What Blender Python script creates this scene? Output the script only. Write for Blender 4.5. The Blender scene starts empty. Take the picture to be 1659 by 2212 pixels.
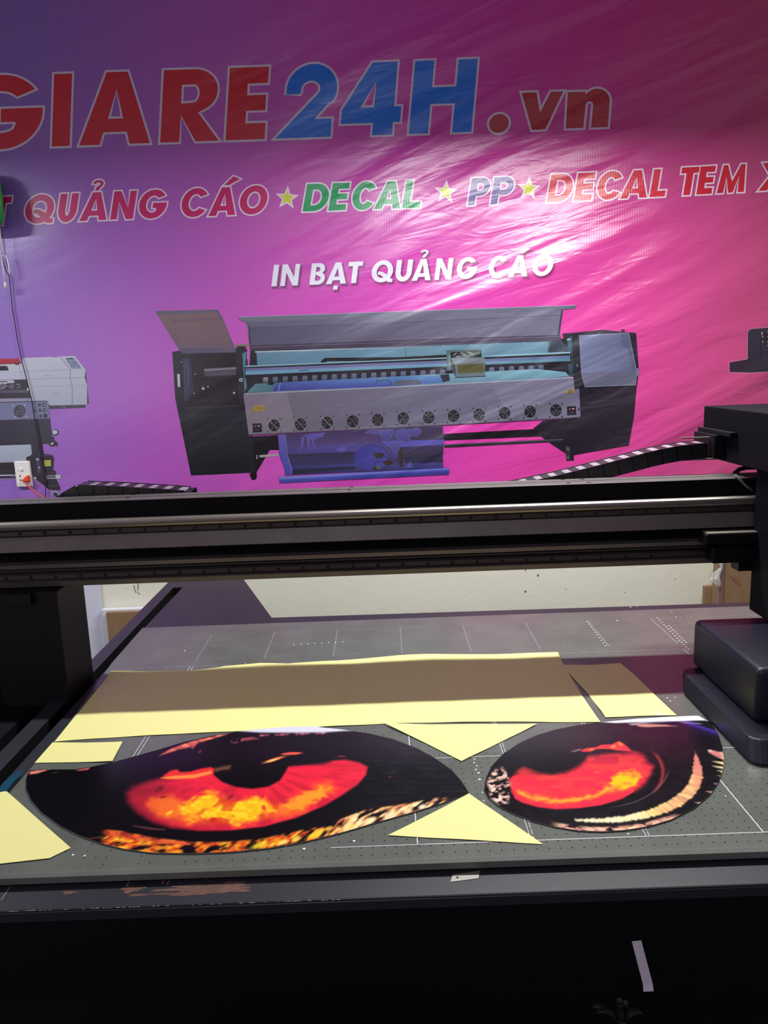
import bpy, math, random
import numpy as np
from mathutils import Vector, Matrix
from mathutils.geometry import tessellate_polygon, delaunay_2d_cdt

random.seed(7)
SC = bpy.context.scene
COL = SC.collection

# ------------------------------------------------------------------ camera
FPX, CX, CY = 1660.0, 829.5, 1106.0          # focal length and centre in pixels of the 1659 x 2212 photo
PITCH, ROLL, CAMH = math.radians(10.5), math.radians(2.05), 1.64
_r = np.array([1.0, 0, 0]); _f = np.array([0, math.cos(PITCH), -math.sin(PITCH)]); _d = np.cross(_f, _r)
_c, _s = math.cos(ROLL), math.sin(ROLL)
CR = _c * _r + _s * _d; CD = -_s * _r + _c * _d; CO = np.array([0, 0, CAMH])
cam = bpy.data.cameras.new('camera'); camo = bpy.data.objects.new('camera', cam); COL.objects.link(camo)
cam.sensor_fit = 'HORIZONTAL'; cam.sensor_width = 36.0; cam.lens = 36.0 * FPX / 1659.0
cam.clip_start = 0.02; cam.clip_end = 60
M = Matrix(((CR[0], -CD[0], -_f[0], 0), (CR[1], -CD[1], -_f[1], 0), (CR[2], -CD[2], -_f[2], CAMH), (0, 0, 0, 1)))
camo.matrix_world = M
SC.camera = camo

def ray(x, y): return _f + CR * ((x - CX) / FPX) + CD * ((y - CY) / FPX)
BED = 0.80                                     # height of the print bed
YB = 3.60                                      # the banner's plane
def oz(x, y, z=BED):
    v = ray(x, y); return CO + v * ((z - CAMH) / v[2])
def oy(x, y, Y=YB):
    v = ray(x, y); return CO + v * (Y / v[1])
def ox(x, y, X):
    v = ray(x, y); return CO + v * (X / v[0])

# ------------------------------------------------------------------ world, lights, exposure
SC.view_settings.view_transform = 'Standard'
SC.view_settings.look = 'None'
SC.view_settings.gamma = 1.0
SC.view_settings.use_curve_mapping = False
SC.view_settings.exposure = 0.0
wd = bpy.data.worlds.new('world'); SC.world = wd; wd.use_nodes = True
wd.node_tree.nodes['Background'].inputs[0].default_value = (1.0, 0.76, 0.95, 1)
wd.node_tree.nodes['Background'].inputs[1].default_value = 0.27

def area(name, loc, target, sx, sy, power, color=(1, 1, 1), spread=180):
    l = bpy.data.lights.new(name, 'AREA'); l.shape = 'RECTANGLE'; l.size = sx; l.size_y = sy
    l.energy = power; l.color = color; l.spread = math.radians(spread)
    o = bpy.data.objects.new(name, l); COL.objects.link(o); o.location = loc
    d = Vector(target) - Vector(loc)
    o.rotation_euler = d.to_track_quat('-Z', 'Y').to_euler()
    return o
LAMP = Vector((0.70, 2.36, 2.70))
tube = area('tube_light', LAMP - Vector((0, 0, 0.03)), LAMP - Vector((0, 0.02, 1)), 1.25, 0.045, 70, (1.0, 0.99, 0.97))
front = area('front_fill_light', (-0.2, -0.9, 3.05), (-0.2, 0.4, 0.8), 1.2, 0.3, 12, (0.86, 0.93, 1.0))  # added weak fill from behind the camera, without a fixture
LAMP2 = Vector((-2.62, 2.36, 2.70))
tube2 = area('second_tube_light', LAMP2 - Vector((0, 0, 0.03)), LAMP2 - Vector((0, 0.04, 1)), 1.0, 0.045, 50, (0.93, 0.95, 1.0))
side = area('left_fill_light', (-2.8, -0.6, 1.6), (-1.0, 3.6, 1.3), 1.4, 1.6, 9, (0.90, 0.90, 1.0))  # added soft fill from the left, no doorway is built

# ------------------------------------------------------------------ helpers
def lin(c, g=1.0):
    o = []
    for v in c[:3]:
        v = v / 255.0
        v = v / 12.92 if v <= 0.04045 else ((v + 0.055) / 1.055) ** 2.4
        o.append(min(v * g, 1.0))
    return tuple(o) + (1.0,)

WO = {}                                        # world position of each object's origin
def worigin(o): return WO.get(o.name, Vector((0, 0, 0)))
def tag(o, label=None, cat=None, group=None, kind=None):
    if label: o['label'] = label
    if cat: o['category'] = cat
    if group: o['group'] = group
    if kind: o['kind'] = kind
    return o
def thing(name, label, cat, loc=(0, 0, 0), group=None):
    o = bpy.data.objects.new(name, None); COL.objects.link(o); o.location = loc
    o.empty_display_size = 0.05
    WO[o.name] = Vector(loc)
    return tag(o, label, cat, group)

class MB:
    def __init__(s): s.v = []; s.f = []; s.m = []; s.c = []      # verts, faces, material index, colour per vertex
    def add(s, vs, fs, mi=0, cols=None):
        n = len(s.v); s.v += [tuple(float(q) for q in v) for v in vs]
        s.f += [tuple(i + n for i in f) for f in fs]; s.m += [mi] * len(fs)
        s.c += (list(cols) if cols is not None else [(1, 1, 1, 1)] * len(vs))
        return s
    def box(s, x0, x1, y0, y1, z0, z1, mi=0):
        vs = [(x, y, z) for z in (z0, z1) for y in (y0, y1) for x in (x0, x1)]
        return s.add(vs, [(0, 2, 3, 1), (4, 5, 7, 6), (0, 1, 5, 4), (2, 6, 7, 3), (0, 4, 6, 2), (1, 3, 7, 5)], mi)
    def poly(s, pts, cols=None, mi=0):          # planar polygon, concave allowed, triangulated
        t = tessellate_polygon([[Vector(p) for p in pts]])
        return s.add(pts, [tuple(q) for q in t], mi, cols)
    def slab(s, pts, z0, z1, mi=0, mside=None):  # horizontal outline given a thickness
        n = len(pts); t = tessellate_polygon([[Vector((p[0], p[1], 0)) for p in pts]])
        s.add([(p[0], p[1], z1) for p in pts], [tuple(q) for q in t], mi)
        s.add([(p[0], p[1], z0) for p in pts], [tuple(q) for q in t], mi)
        s.add([(p[0], p[1], z0) for p in pts] + [(p[0], p[1], z1) for p in pts],
              [(i, (i + 1) % n, n + (i + 1) % n, n + i) for i in range(n)], mi if mside is None else mside)
        return s
    def prismx(s, prof, x0, x1, mats=None):      # closed YZ outline drawn out along X, a material for each of its sides
        n = len(prof)
        for i in range(n):
            a, b = prof[i], prof[(i + 1) % n]
            s.add([(x0, a[0], a[1]), (x1, a[0], a[1]), (x1, b[0], b[1]), (x0, b[0], b[1])], [(0, 1, 2, 3)], mats[i] if mats else 0)
        t = tessellate_polygon([[Vector((0, p[0], p[1])) for p in prof]])
        for x in (x0, x1): s.add([(x, p[0], p[1]) for p in prof], [tuple(q) for q in t], 0)
        return s
    def tube(s, pts, r, n=8, mi=0, caps=True):
        pts = [Vector(p) for p in pts]; base = len(s.v)
        rr = r if isinstance(r, (list, tuple)) else [r] * len(pts)
        vs = []; up = Vector((0.13, 0.31, 0.94))
        for i, p in enumerate(pts):
            t = (pts[min(i + 1, len(pts) - 1)] - pts[max(i - 1, 0)]).normalized()
            a = t.cross(up)
            if a.length < 1e-3: a = t.cross(Vector((1, 0, 0)))
            a.normalize(); b = t.cross(a)
            for k in range(n):
                w = 2 * math.pi * k / n; vs.append(p + (a * math.cos(w) + b * math.sin(w)) * rr[i])
        fs = [(i * n + k, i * n + (k + 1) % n, (i + 1) * n + (k + 1) % n, (i + 1) * n + k) for i in range(len(pts) - 1) for k in range(n)]
        if caps: fs += [tuple(range(n))[::-1], tuple((len(pts) - 1) * n + k for k in range(n))]
        return s.add(vs, fs, mi)
    def build(s, name, mats, parent=None, smooth=False, bevel=0, colors=False, origin=None, seg=2):
        me = bpy.data.meshes.new(name)
        V = np.array(s.v); mn, mx = V.min(0), V.max(0)
        o0 = Vector(origin) if origin is not None else Vector(((mn[0] + mx[0]) / 2, (mn[1] + mx[1]) / 2, mn[2] if parent is None else (mn[2] + mx[2]) / 2))
        me.from_pydata([(Vector(v) - o0)[:] for v in s.v], [], s.f)
        if not isinstance(mats, (list, tuple)): mats = [mats]
        for m in mats: me.materials.append(m)
        me.polygons.foreach_set('material_index', s.m)
        if smooth: me.polygons.foreach_set('use_smooth', [True] * len(me.polygons))
        if colors:
            a = me.color_attributes.new('Col', 'FLOAT_COLOR', 'POINT')
            a.data.foreach_set('color', np.array(s.c, dtype=np.float32).ravel())
        me.update()
        o = bpy.data.objects.new(name, me); COL.objects.link(o)
        WO[o.name] = o0
        if parent is not None:
            o.parent = parent; o.location = o0 - worigin(parent)
        else: o.location = o0
        if bevel:
            b = o.modifiers.new('bevel', 'BEVEL'); b.width = bevel; b.segments = seg; b.limit_method = 'ANGLE'
        return o

# ------------------------------------------------------------------ materials
def mat(name, color, rough=0.5, metal=0.0, spec=0.5, noise=0.0, nscale=8.0, bump=0.0, bscale=60.0, color2=None):
    m = bpy.data.materials.new(name); m.use_nodes = True; nt = m.node_tree; b = nt.nodes['Principled BSDF']
    b.inputs['Roughness'].default_value = rough; b.inputs['Metallic'].default_value = metal
    b.inputs['Specular IOR Level'].default_value = spec
    c = lin(color); b.inputs['Base Color'].default_value = c
    tc = nt.nodes.new('ShaderNodeNewGeometry')
    if noise:
        n = nt.nodes.new('ShaderNodeTexNoise'); n.inputs['Scale'].default_value = nscale; n.inputs['Detail'].default_value = 6
        nt.links.new(tc.outputs['Position'], n.inputs['Vector'])
        mx = nt.nodes.new('ShaderNodeMix'); mx.data_type = 'RGBA'
        r = nt.nodes.new('ShaderNodeMapRange'); r.inputs[1].default_value = 0.3; r.inputs[2].default_value = 0.7
        nt.links.new(n.outputs['Fac'], r.inputs[0]); nt.links.new(r.outputs[0], mx.inputs[0])
        c2 = lin(color2) if color2 else tuple(q * (1 - noise) for q in c[:3]) + (1,)
        mx.inputs[6].default_value = c; mx.inputs[7].default_value = c2
        nt.links.new(mx.outputs[2], b.inputs['Base Color'])
    if bump:
        n = nt.nodes.new('ShaderNodeTexNoise'); n.inputs['Scale'].default_value = bscale; n.inputs['Detail'].default_value = 4
        nt.links.new(tc.outputs['Position'], n.inputs['Vector'])
        bp = nt.nodes.new('ShaderNodeBump'); bp.inputs['Strength'].default_value = bump; bp.inputs['Distance'].default_value = 0.005
        nt.links.new(n.outputs['Fac'], bp.inputs['Height']); nt.links.new(bp.outputs[0], b.inputs['Normal'])
    return m

def vcol_mat(name, rough, spec=0.5, coat=0.0):
    m = bpy.data.materials.new(name); m.use_nodes = True; nt = m.node_tree; b = nt.nodes['Principled BSDF']
    a = nt.nodes.new('ShaderNodeVertexColor'); a.layer_name = 'Col'
    nt.links.new(a.outputs[0], b.inputs['Base Color'])
    b.inputs['Roughness'].default_value = rough; b.inputs['Specular IOR Level'].default_value = spec
    b.inputs['Coat Weight'].default_value = coat; b.inputs['Coat Roughness'].default_value = 0.12
    return m

# glossy banner vinyl: printed colours, sagging folds that sweep up to the right, fine woven ribs
vinyl = vcol_mat('printed_banner_vinyl', 0.28, 0.7)
nt = vinyl.node_tree; bs = nt.nodes['Principled BSDF']
def N(t): return nt.nodes.new('ShaderNode' + t)
geo = N('NewGeometry')
def turned(deg, scale):                        # turn the plane first, then stretch along the fold
    a = N('Mapping'); a.inputs['Rotation'].default_value = (0, math.radians(deg), 0); nt.links.new(geo.outputs['Position'], a.inputs[0])
    b = N('Mapping'); b.inputs['Scale'].default_value = scale; nt.links.new(a.outputs[0], b.inputs[0]); return b
mp = turned(24, (0.42, 1, 2.6))
n1 = N('TexNoise'); n1.inputs['Scale'].default_value = 1.6; n1.inputs['Detail'].default_value = 2.5; n1.inputs['Roughness'].default_value = 0.45
n1.inputs['Distortion'].default_value = 0.5
nt.links.new(mp.outputs[0], n1.inputs['Vector'])
mp2 = turned(12, (2.0, 1, 9))
n2 = N('TexNoise'); n2.inputs['Scale'].default_value = 1.7; n2.inputs['Detail'].default_value = 3; n2.inputs['Distortion'].default_value = 0.8
nt.links.new(mp2.outputs[0], n2.inputs['Vector'])
sx = N('SeparateXYZ'); nt.links.new(geo.outputs['Position'], sx.inputs[0])
fm = N('MapRange'); fm.inputs[1].default_value = -0.9; fm.inputs[2].default_value = 0.7; fm.inputs[3].default_value = 0.12; fm.inputs[4].default_value = 1.0
nt.links.new(sx.outputs[0], fm.inputs[0])
wv = N('TexWave'); wv.wave_type = 'BANDS'; wv.bands_direction = 'X'; wv.inputs['Scale'].default_value = 28; wv.inputs['Distortion'].default_value = 0.6
nt.links.new(geo.outputs['Position'], wv.inputs['Vector'])
def mul(a, k):
    q = N('Math'); q.operation = 'MULTIPLY'; nt.links.new(a, q.inputs[0])
    if isinstance(k, float): q.inputs[1].default_value = k
    else: nt.links.new(k, q.inputs[1])
    return q.outputs[0]
def plus(a, b_):
    q = N('Math'); q.operation = 'ADD'; nt.links.new(a, q.inputs[0]); nt.links.new(b_, q.inputs[1]); return q.outputs[0]
hsum = plus(plus(mul(mul(n1.outputs['Fac'], fm.outputs[0]), 0.050), mul(mul(n2.outputs['Fac'], fm.outputs[0]), 0.0045)), mul(mul(wv.outputs['Fac'], fm.outputs[0]), 0.00011))
bmp = N('Bump'); bmp.inputs['Strength'].default_value = 1.0; bmp.inputs['Distance'].default_value = 1.0
bs.inputs['Coat Weight'].default_value = 0.35; bs.inputs['Coat Roughness'].default_value = 0.30; nt.links.new(bmp.outputs[0], bs.inputs['Coat Normal'])
nt.links.new(hsum, bmp.inputs['Height']); nt.links.new(bmp.outputs[0], bs.inputs['Normal'])

black = mat('black_powder_coat', (9, 9, 12), 0.5, 0, 0.22)
deep = mat('matt_black_channel', (6, 6, 8), 0.8, 0, 0.15)
anod = mat('dark_grey_anodised_aluminium', (96, 90, 90), 0.45, 0.2, 0.5, noise=0.2, nscale=14)
anod_d = mat('charcoal_anodised_rail', (50, 45, 44), 0.42, 0.3, 0.5)
steel = mat('polished_steel_rail', (142, 137, 130), 0.46, 0.8)
carr_black = mat('matt_black_carriage_paint', (13, 13, 20), 0.7, 0.0, 0.08)
navy = mat('blue_black_painted_metal', (20, 22, 36), 0.42, 0.0, 0.3, bump=0.04, bscale=300)
bedm = mat('grey_anodised_vacuum_bed', (96, 100, 94), 0.27, 0.0, 0.55, noise=0.22, nscale=9, bump=0.03, bscale=500)
framem = mat('dark_slate_frame_paint', (40, 41, 49), 0.42, 0.0, 0.45, noise=0.2, nscale=5)
bladem = mat('brushed_steel_blade', (150, 148, 142), 0.4, 0.6)
screwm = mat('black_oxide_screw', (30, 28, 28), 0.35, 0.5)
white_pl = mat('white_plastic', (228, 226, 220), 0.4)
cream = mat('cream_painted_plaster', (238, 238, 220), 0.6, noise=0.04, nscale=3, bump=0.25, bscale=26)
bluew = mat('bluish_white_paint', (214, 218, 232), 0.6)
floorm = mat('grey_concrete_floor', (6, 6, 7), 0.9, 0, 0.2, noise=0.3, nscale=4)
cardb = mat('brown_cardboard', (146, 118, 84), 0.85, noise=0.12, nscale=30)
foam = mat('white_foam_sheet', (222, 220, 228), 0.8)
orange = mat('orange_plastic_plug', (236, 82, 42), 0.4)
redc = mat('salmon_red_cable', (196, 72, 70), 0.45)
blackc = mat('dark_cable', (22, 16, 40), 0.5)
greenp = mat('green_plastic', (40, 170, 70), 0.35)
paper = mat('pale_yellow_transfer_paper', (227, 223, 148), 0.42, 0, 0.35, bump=0.12, bscale=9)
inkline = mat('printed_zone_line', (190, 190, 198), 0.6)
farline = mat('worn_zone_line', (138, 136, 146), 0.6)
faint = mat('faint_ruler_ink', (128, 128, 120), 0.6)
hole = mat('dark_suction_hole', (12, 12, 12), 0.9)
dotw = mat('white_dust_filled_hole', (235, 235, 240), 0.6)
leafm = mat('dark_green_leaf', (12, 26, 15), 0.6)
redink = mat('red_carton_ink', (150, 48, 38), 0.8)
printed = vcol_mat('glossy_uv_print', 0.22, 0.4)

# ------------------------------------------------------------------ the room
def struct(name, mb, m, **k):
    o = mb.build(name, m, **k); o['kind'] = 'structure'; return o
struct('floor', MB().box(-3.2, 3.2, -2.5, 3.72, -0.1, 0), floorm)
wall = struct('wall_back', MB().box(-3.2, 3.2, 3.62, 3.74, 0, 3.6), cream)
mk = MB()
for (x, y, r) in ((1135, 1232, 2), (1151, 1226, 1.6), (1162, 1243, 3), (1135, 1278, 3), (1351, 1280, 1.5), (1459, 1251, 1.5), (570, 1246, 2), (1222, 1272, 1.2)):
    c = oy(x, y, 3.6195); q = r * 0.0021
    mk.poly([(c[0] + q * math.cos(a * 0.785) * 0.8, 3.6195, c[2] + q * math.sin(a * 0.785)) for a in range(8)])
for (x0, y0, x1, y1) in ((299, 1256, 298, 1275), (289, 1264, 293, 1280), (296, 1278, 302, 1284)):
    a, b = oy(x0, y0, 3.6195), oy(x1, y1, 3.6195)
    mk.tube([a, b], 0.0016, 5)
mk.build('scuff_mark', mat('dark_wall_scuff', (96, 96, 84), 0.9), wall)
xa = oy(214, 1262, 3.61)[0]
struct('trim_1', MB().box(-2.6, xa, 3.606, 3.62, 0, 1.02), bluew)
struct('ceiling', MB().box(-3.2, 3.2, 1.0, 3.74, 3.6, 3.7), mat('off_white_ceiling', (200, 200, 196), 0.8))

# ------------------------------------------------------------------ the ceiling lamp over the machine (just above the frame)
for LAMP, lab in ((LAMP, 'white batten tube lamp hanging over the middle of the gantry'), (LAMP2, 'white batten tube lamp hanging over the left end of the gantry')):
    lt = thing('tube_lamp', lab, 'lamp', LAMP, 'tube lamps over the gantry')
    MB().box(LAMP.x - 0.55, LAMP.x + 0.55, LAMP.y - 0.05, LAMP.y + 0.05, LAMP.z, LAMP.z + 0.05).build('housing', white_pl, lt, bevel=0.004)
    for sx_ in (-0.5, 0.5):
        MB().tube([(LAMP.x + sx_, LAMP.y, LAMP.z + 0.05), (LAMP.x + sx_, LAMP.y, 3.6)], 0.002, 6).build('hanging_wire', bladem, lt)

# ------------------------------------------------------------------ banner and everything printed on it
banner = thing('advertising_banner', 'large purple to pink printed vinyl banner on the back wall', 'banner', (0, YB, 1.0))
GAIN = 1.0
def bgcol(x, y):
    xs = [-400, 0, 300, 600, 900, 1300, 1659, 2000]
    cs = np.array([(118, 96, 176), (132, 100, 184), (168, 92, 190), (196, 82, 182), (207, 60, 174), (206, 60, 146), (190, 72, 122), (182, 76, 114)], float)
    xx = x + (y - 600) * 0.12
    c = [np.interp(xx, xs, cs[:, i]) for i in range(3)]
    return lin(c, GAIN)
g = MB(); NX, NZ = 64, 40
X0, X1, Z0, Z1 = -2.45, 2.45, 0.96, 3.50
cols = []; vs = []
for j in range(NZ + 1):
    for i in range(NX + 1):
        X = X0 + (X1 - X0) * i / NX; Z = Z0 + (Z1 - Z0) * j / NZ
        v = np.array([X, YB, Z]) - CO; zc = v @ _f
        cols.append(bgcol(CX + FPX * (v @ CR) / zc, CY + FPX * (v @ CD) / zc)); vs.append((X, YB, Z))
fs = [(j * (NX + 1) + i, j * (NX + 1) + i + 1, (j + 1) * (NX + 1) + i + 1, (j + 1) * (NX + 1) + i) for j in range(NZ) for i in range(NX)]
g.add(vs, fs, 0, cols)
n = len(g.v)
g.box(X0, X1, YB + 0.0005, YB + 0.002, Z0, Z1)
g.c[n:] = [lin((150, 60, 140))] * 8
g.build('vinyl_sheet', vinyl, banner, colors=True)

LAY = [1]
def decal(mb, pts, col, col2=None, axis=None, holes=None, lay=None):
    """printed polygon: pts in photo pixels, laid on the banner's plane; col2 gives a printed gradient along axis 'x' or 'y'"""
    if lay is None: LAY[0] += 1; lay = LAY[0]
    Y = YB - 0.00035 - lay * 0.00002
    loops = [pts] + (holes or [])
    allp = []; ed = []
    for lp in loops:
        q = [lp[0]]
        for p in lp[1:]:
            if math.hypot(p[0] - q[-1][0], p[1] - q[-1][1]) > 0.02: q.append(p)
        if len(q) > 2 and math.hypot(q[0][0] - q[-1][0], q[0][1] - q[-1][1]) < 0.02: q.pop()
        n0 = len(allp); allp += q; ed += [(n0 + i, n0 + (i + 1) % len(q)) for i in range(len(q))]
    r = delaunay_2d_cdt([Vector(p) for p in allp], ed, [], 1, 1e-5)
    fp = [(v.x, v.y) for v in r[0]]
    def wind(lp, x, y):
        w = 0
        for i in range(len(lp)):
            x0, y0 = lp[i]; x1, y1 = lp[(i + 1) % len(lp)]
            if (y0 > y) != (y1 > y) and x < (x1 - x0) * (y - y0) / (y1 - y0) + x0: w += 1 if y1 > y0 else -1
        return w
    keep = []
    for t in r[2]:
        mx_ = sum(fp[i][0] for i in t) / 3; my_ = sum(fp[i][1] for i in t) / 3
        if wind(loops[0], mx_, my_) and not any(wind(h, mx_, my_) for h in loops[1:]): keep.append(tuple(t))
    flat = [tuple(oy(x, y, Y)) for (x, y) in fp]
    # all triangles face the room
    out = []
    for t in keep:
        (x0, y0), (x1, y1), (x2, y2) = fp[t[0]], fp[t[1]], fp[t[2]]
        out.append(t if (x1 - x0) * (y2 - y0) - (x2 - x0) * (y1 - y0) < 0 else t[::-1])
    if col2 is None: cc = [lin(col, GAIN)] * len(flat)
    else:
        k = 0 if axis == 'x' else 1
        a = min(p[k] for p in allp); b = max(p[k] for p in allp)
        cc = [lin([col[i] + (col2[i] - col[i]) * (p[k] - a) / max(b - a, 1e-6) for i in range(3)], GAIN) for p in fp]
    mb.add(flat, out, 0, cc)

def sarea(p): return 0.5 * sum(p[i][0] * p[(i + 1) % len(p)][1] - p[(i + 1) % len(p)][0] * p[i][1] for i in range(len(p)))
def offset(p, d):
    """outline grown by d (shrunk if negative), mitred"""
    q = [p[0]]
    for a in p[1:]:
        if math.hypot(a[0] - q[-1][0], a[1] - q[-1][1]) > 0.05: q.append(a)
    if math.hypot(q[0][0] - q[-1][0], q[0][1] - q[-1][1]) < 0.05: q.pop()
    sg = 1 if sarea(q) > 0 else -1; out = []; n = len(q)
    for i in range(n):
        a, b, c = q[i - 1], q[i], q[(i + 1) % n]
        e1 = np.array([b[0] - a[0], b[1] - a[1]]); e2 = np.array([c[0] - b[0], c[1] - b[1]])
        e1 = e1 / np.linalg.norm(e1); e2 = e2 / np.linalg.norm(e2)
        n1 = np.array([e1[1], -e1[0]]) * sg; n2 = np.array([e2[1], -e2[0]]) * sg
        m = n1 + n2; L = m @ m
        m = m * (2 * d / L) if L > 0.35 else (n1 + n2) * d * 1.6
        out.append((b[0] + m[0], b[1] + m[1]))
    return out

def arc(cx, cy, rx, ry, a0, a1, n=18):
    return [(cx + rx * math.cos(math.radians(a0 + (a1 - a0) * i / n)), cy + ry * math.sin(math.radians(a0 + (a1 - a0) * i / n))) for i in range(n + 1)]
def circ(cx, cy, rx, ry, n=36): return arc(cx, cy, rx, ry, 0, 360 * (n - 1) / n, n - 1)

def glyph(ch, s, w):
    """letter in a box w wide and 1 high, stem width s: list of pieces, each [outline, hole, ...]"""
    t = s * 0.86; o = 0.015
    if ch == 'I': return [[[(0, 0), (w, 0), (w, 1), (0, 1)]]]
    if ch == 'T': return [[[(w / 2 - s / 2, 0), (w / 2 + s / 2, 0), (w / 2 + s / 2, 1 - t), (w, 1 - t), (w, 1), (0, 1), (0, 1 - t), (w / 2 - s / 2, 1 - t)]]]
    if ch == 'L': return [[[(0, 0), (w, 0), (w, t), (s, t), (s, 1), (0, 1)]]]
    if ch == 'E': return [[[(0, 0), (w, 0), (w, t), (s, t), (s, .5 - t * .45), (w * .97, .5 - t * .45), (w * .97, .5 + t * .5), (s, .5 + t * .5), (s, 1 - t), (w, 1 - t), (w, 1), (0, 1)]]]
    if ch == 'H': return [[[(0, 0), (s, 0), (s, .40), (w - s, .40), (w - s, 0), (w, 0), (w, 1), (w - s, 1), (w - s, .63), (s, .63), (s, 1), (0, 1)]]]
    if ch == 'N': return [[[(0, 0), (s * .92, 0), (s * .92, .62), (w - s * 1.02, 0), (w, 0), (w, 1), (w - s * .92, 1), (w - s * .92, .40), (s * 1.02, 1), (0, 1)]]]
    if ch == 'M': return [[[(0, 0), (s * .9, 0), (s * 1.05, .58), (w * .42, 0), (w * .58, 0), (w - s * 1.05, .58), (w - s * .9, 0), (w, 0), (w * .9, 1), (w * .74, 1), (w / 2, .40), (w * .26, 1), (w * .1, 1)]]]
    if ch == 'X': return [[[(0, 0), (s * 1.2, 0), (w / 2, .34), (w - s * 1.2, 0), (w, 0), (w * .64, .52), (w, 1), (w - s * 1.2, 1), (w / 2, .70), (s * 1.2, 1), (0, 1), (w * .36, .52)]]]
    if ch in 'AÁẢẠ':
        h = s * 1.08; fl = .5 * w - h * .52; fr = .5 * w + h * .52
        def le(v): return fl * v
        def ri(v): return w - (w - fr) * v
        def li(v): return h + (.5 * w - h) * v / .80
        def rj(v): return w - h - (.5 * w - h) * v / .80
        b0, b1 = .17, .17 + t * .82
        out = [[[(0, 0), (h, 0), (li(b0), b0), (rj(b0), b0), (w - h, 0), (w, 0), (fr, 1), (fl, 1)], [(li(b1) + .01, b1), (rj(b1) - .01, b1), (.5 * w, .76)]]]
        if ch == 'Á': out.append([[(.42 * w, 1.08), (.62 * w, 1.08), (.98 * w, 1.27), (.72 * w, 1.38)]])
        if ch == 'Ạ': out.append([[(.5 * w - .1, -.27), (.5 * w + .1, -.27), (.5 * w + .1, -.08), (.5 * w - .1, -.08)]])
        if ch == 'Ả':
            k = w * .5
            out.append([arc(k, 1.30, .19, .135, 175, -40, 14) + [(k + .09, 1.14), (k + .05, 1.06), (k - .07, 1.06), (k - .06, 1.17)] + arc(k, 1.29, .085, .06, -50, 175, 10)])
        return out
    if ch == 'O': return [[circ(w / 2, .5, w / 2, .5 + o, 44), circ(w / 2, .5, w / 2 - s, .5 + o - t, 40)]]
    if ch == 'Q':
        return [[circ(w / 2, .5, w / 2, .5 + o, 44), circ(w / 2, .5, w / 2 - s, .5 + o - t, 40)],
                [[(.30 * w, .36), (.30 * w, .50), (.50 * w, .48), (.74 * w, .34), (.92 * w, .16), (1.02 * w, .13), (1.02 * w, -.015), (.84 * w, -.015), (.68 * w, .08), (.55 * w, .24), (.42 * w, .34)]]]
    if ch == 'C': return [[arc(w / 2, .5, w / 2, .5 + o, 33, 327, 36) + arc(w / 2, .5, w / 2 - s, .5 + o - t, 318, 42, 30)]]
    if ch == 'G':
        return [[arc(w / 2, .5, w / 2, .5 + o, 36, 365, 40) + [(.50 * w, .545), (.50 * w, .36), (w - s * 1.12 - .10, .36), (w - s * 1.12 - .07, .345)] + arc(w / 2, .5, w / 2 - s, .5 + o - t, 303, 45, 28)]]
    if ch == 'U': return [[[(0, 1)] + arc(w / 2, .44, w / 2, .44 + o, 180, 360, 24) + [(w, 1), (w - s, 1)] + arc(w / 2, .44, w / 2 - s, .44 - t, 360, 180, 20) + [(s, 1)]]]
    if ch == 'D': return [[[(0, 0)] + arc(w * .45, .5, w * .55, .5, -90, 90, 24) + [(0, 1)], [(s, t)] + arc(w * .45, .5, w * .55 - s, .5 - t, -90, 90, 20) + [(s, 1 - t)]]]
    if ch == 'P': return [[[(0, 0), (s, 0), (s, .34)] + arc(w - .33, .67, .33, .33, -90, 90, 20) + [(0, 1)], [(s, .34 + t * .9)] + arc(w - .33, .67, .33 - s * .85, .33 - t * .9, -90, 90, 16) + [(s, 1 - t * .9)]]]
    if ch == 'R':
        q = w * .94; b = .33
        return [[[(0, 0), (s, 0), (s * 1.02, .37), (w - s * 1.22, 0), (w, 0), (q * .66, .40)] + arc(q - b, .70, b, .30, -50, 90, 18) + [(0, 1)],
                 [(s, .53)] + arc(q - b, .665, b - s * .95, .125, -90, 90, 12) + [(s, .79)]]]
    if ch == 'B':
        return [[[(0, 0)] + arc(w - .29, .29, .29, .29, -90, 62, 16) + arc(w - .34, .74, .29, .26, -38, 90, 16) + [(0, 1)],
                 [(s, t * .9)] + arc(w - .30, .285, .10, .285 - t * .9, -90, 90, 12) + [(s, .48)][:0] + [(s, .57 - t * .9 + .09)],
                 [(s, .60)] + arc(w - .36, .71, .10, .11, -90, 90, 12) + [(s, .82)]]]
    if ch == '2':
        return [[[(0, .60), (.30 * w, .60)] + arc(.50 * w, .665, .18 * w, .115, 195, -28, 14) + [(-.10 * w, 0), (.93 * w, 0), (.93 * w, .25), (.60 * w, .25), (.86 * w, .47)] + arc(.52 * w, .665, .47 * w, .345, -30, 190, 26)]]
    if ch == '4':
        return [[[(.545 * w, 0), (.88 * w, 0), (.88 * w, .17), (w, .17), (w, .385), (.88 * w, .385), (.88 * w, 1), (.46 * w, 1), (0, .355), (0, .17), (.545 * w, .17)],
                 [(.31 * w, .385), (.545 * w, .385), (.545 * w, .735)]]]
    if ch == 'v': return [[[(w * .30, 0), (w * .62, 0), (w * 1.0, 1), (w * .70, 1), (w * .47, .45), (w * .36, 1), (0, 1)]]]
    if ch == 'n': return [[[(0, 0), (.42 * w, 0), (.44 * w, .52)] + arc(.53 * w, .60, .09 * w, .12, 180, 0, 8) + [(.60 * w, 0), (w, 0)] + arc(.68 * w, .70, .33 * w, .36, -5, 110, 14) + [(.42 * w, .92), (.41 * w, .99), (0, .99)]]]
    if ch == '.': return [[circ(w / 2, .5, w / 2, .5, 28)]]
    return []

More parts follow.
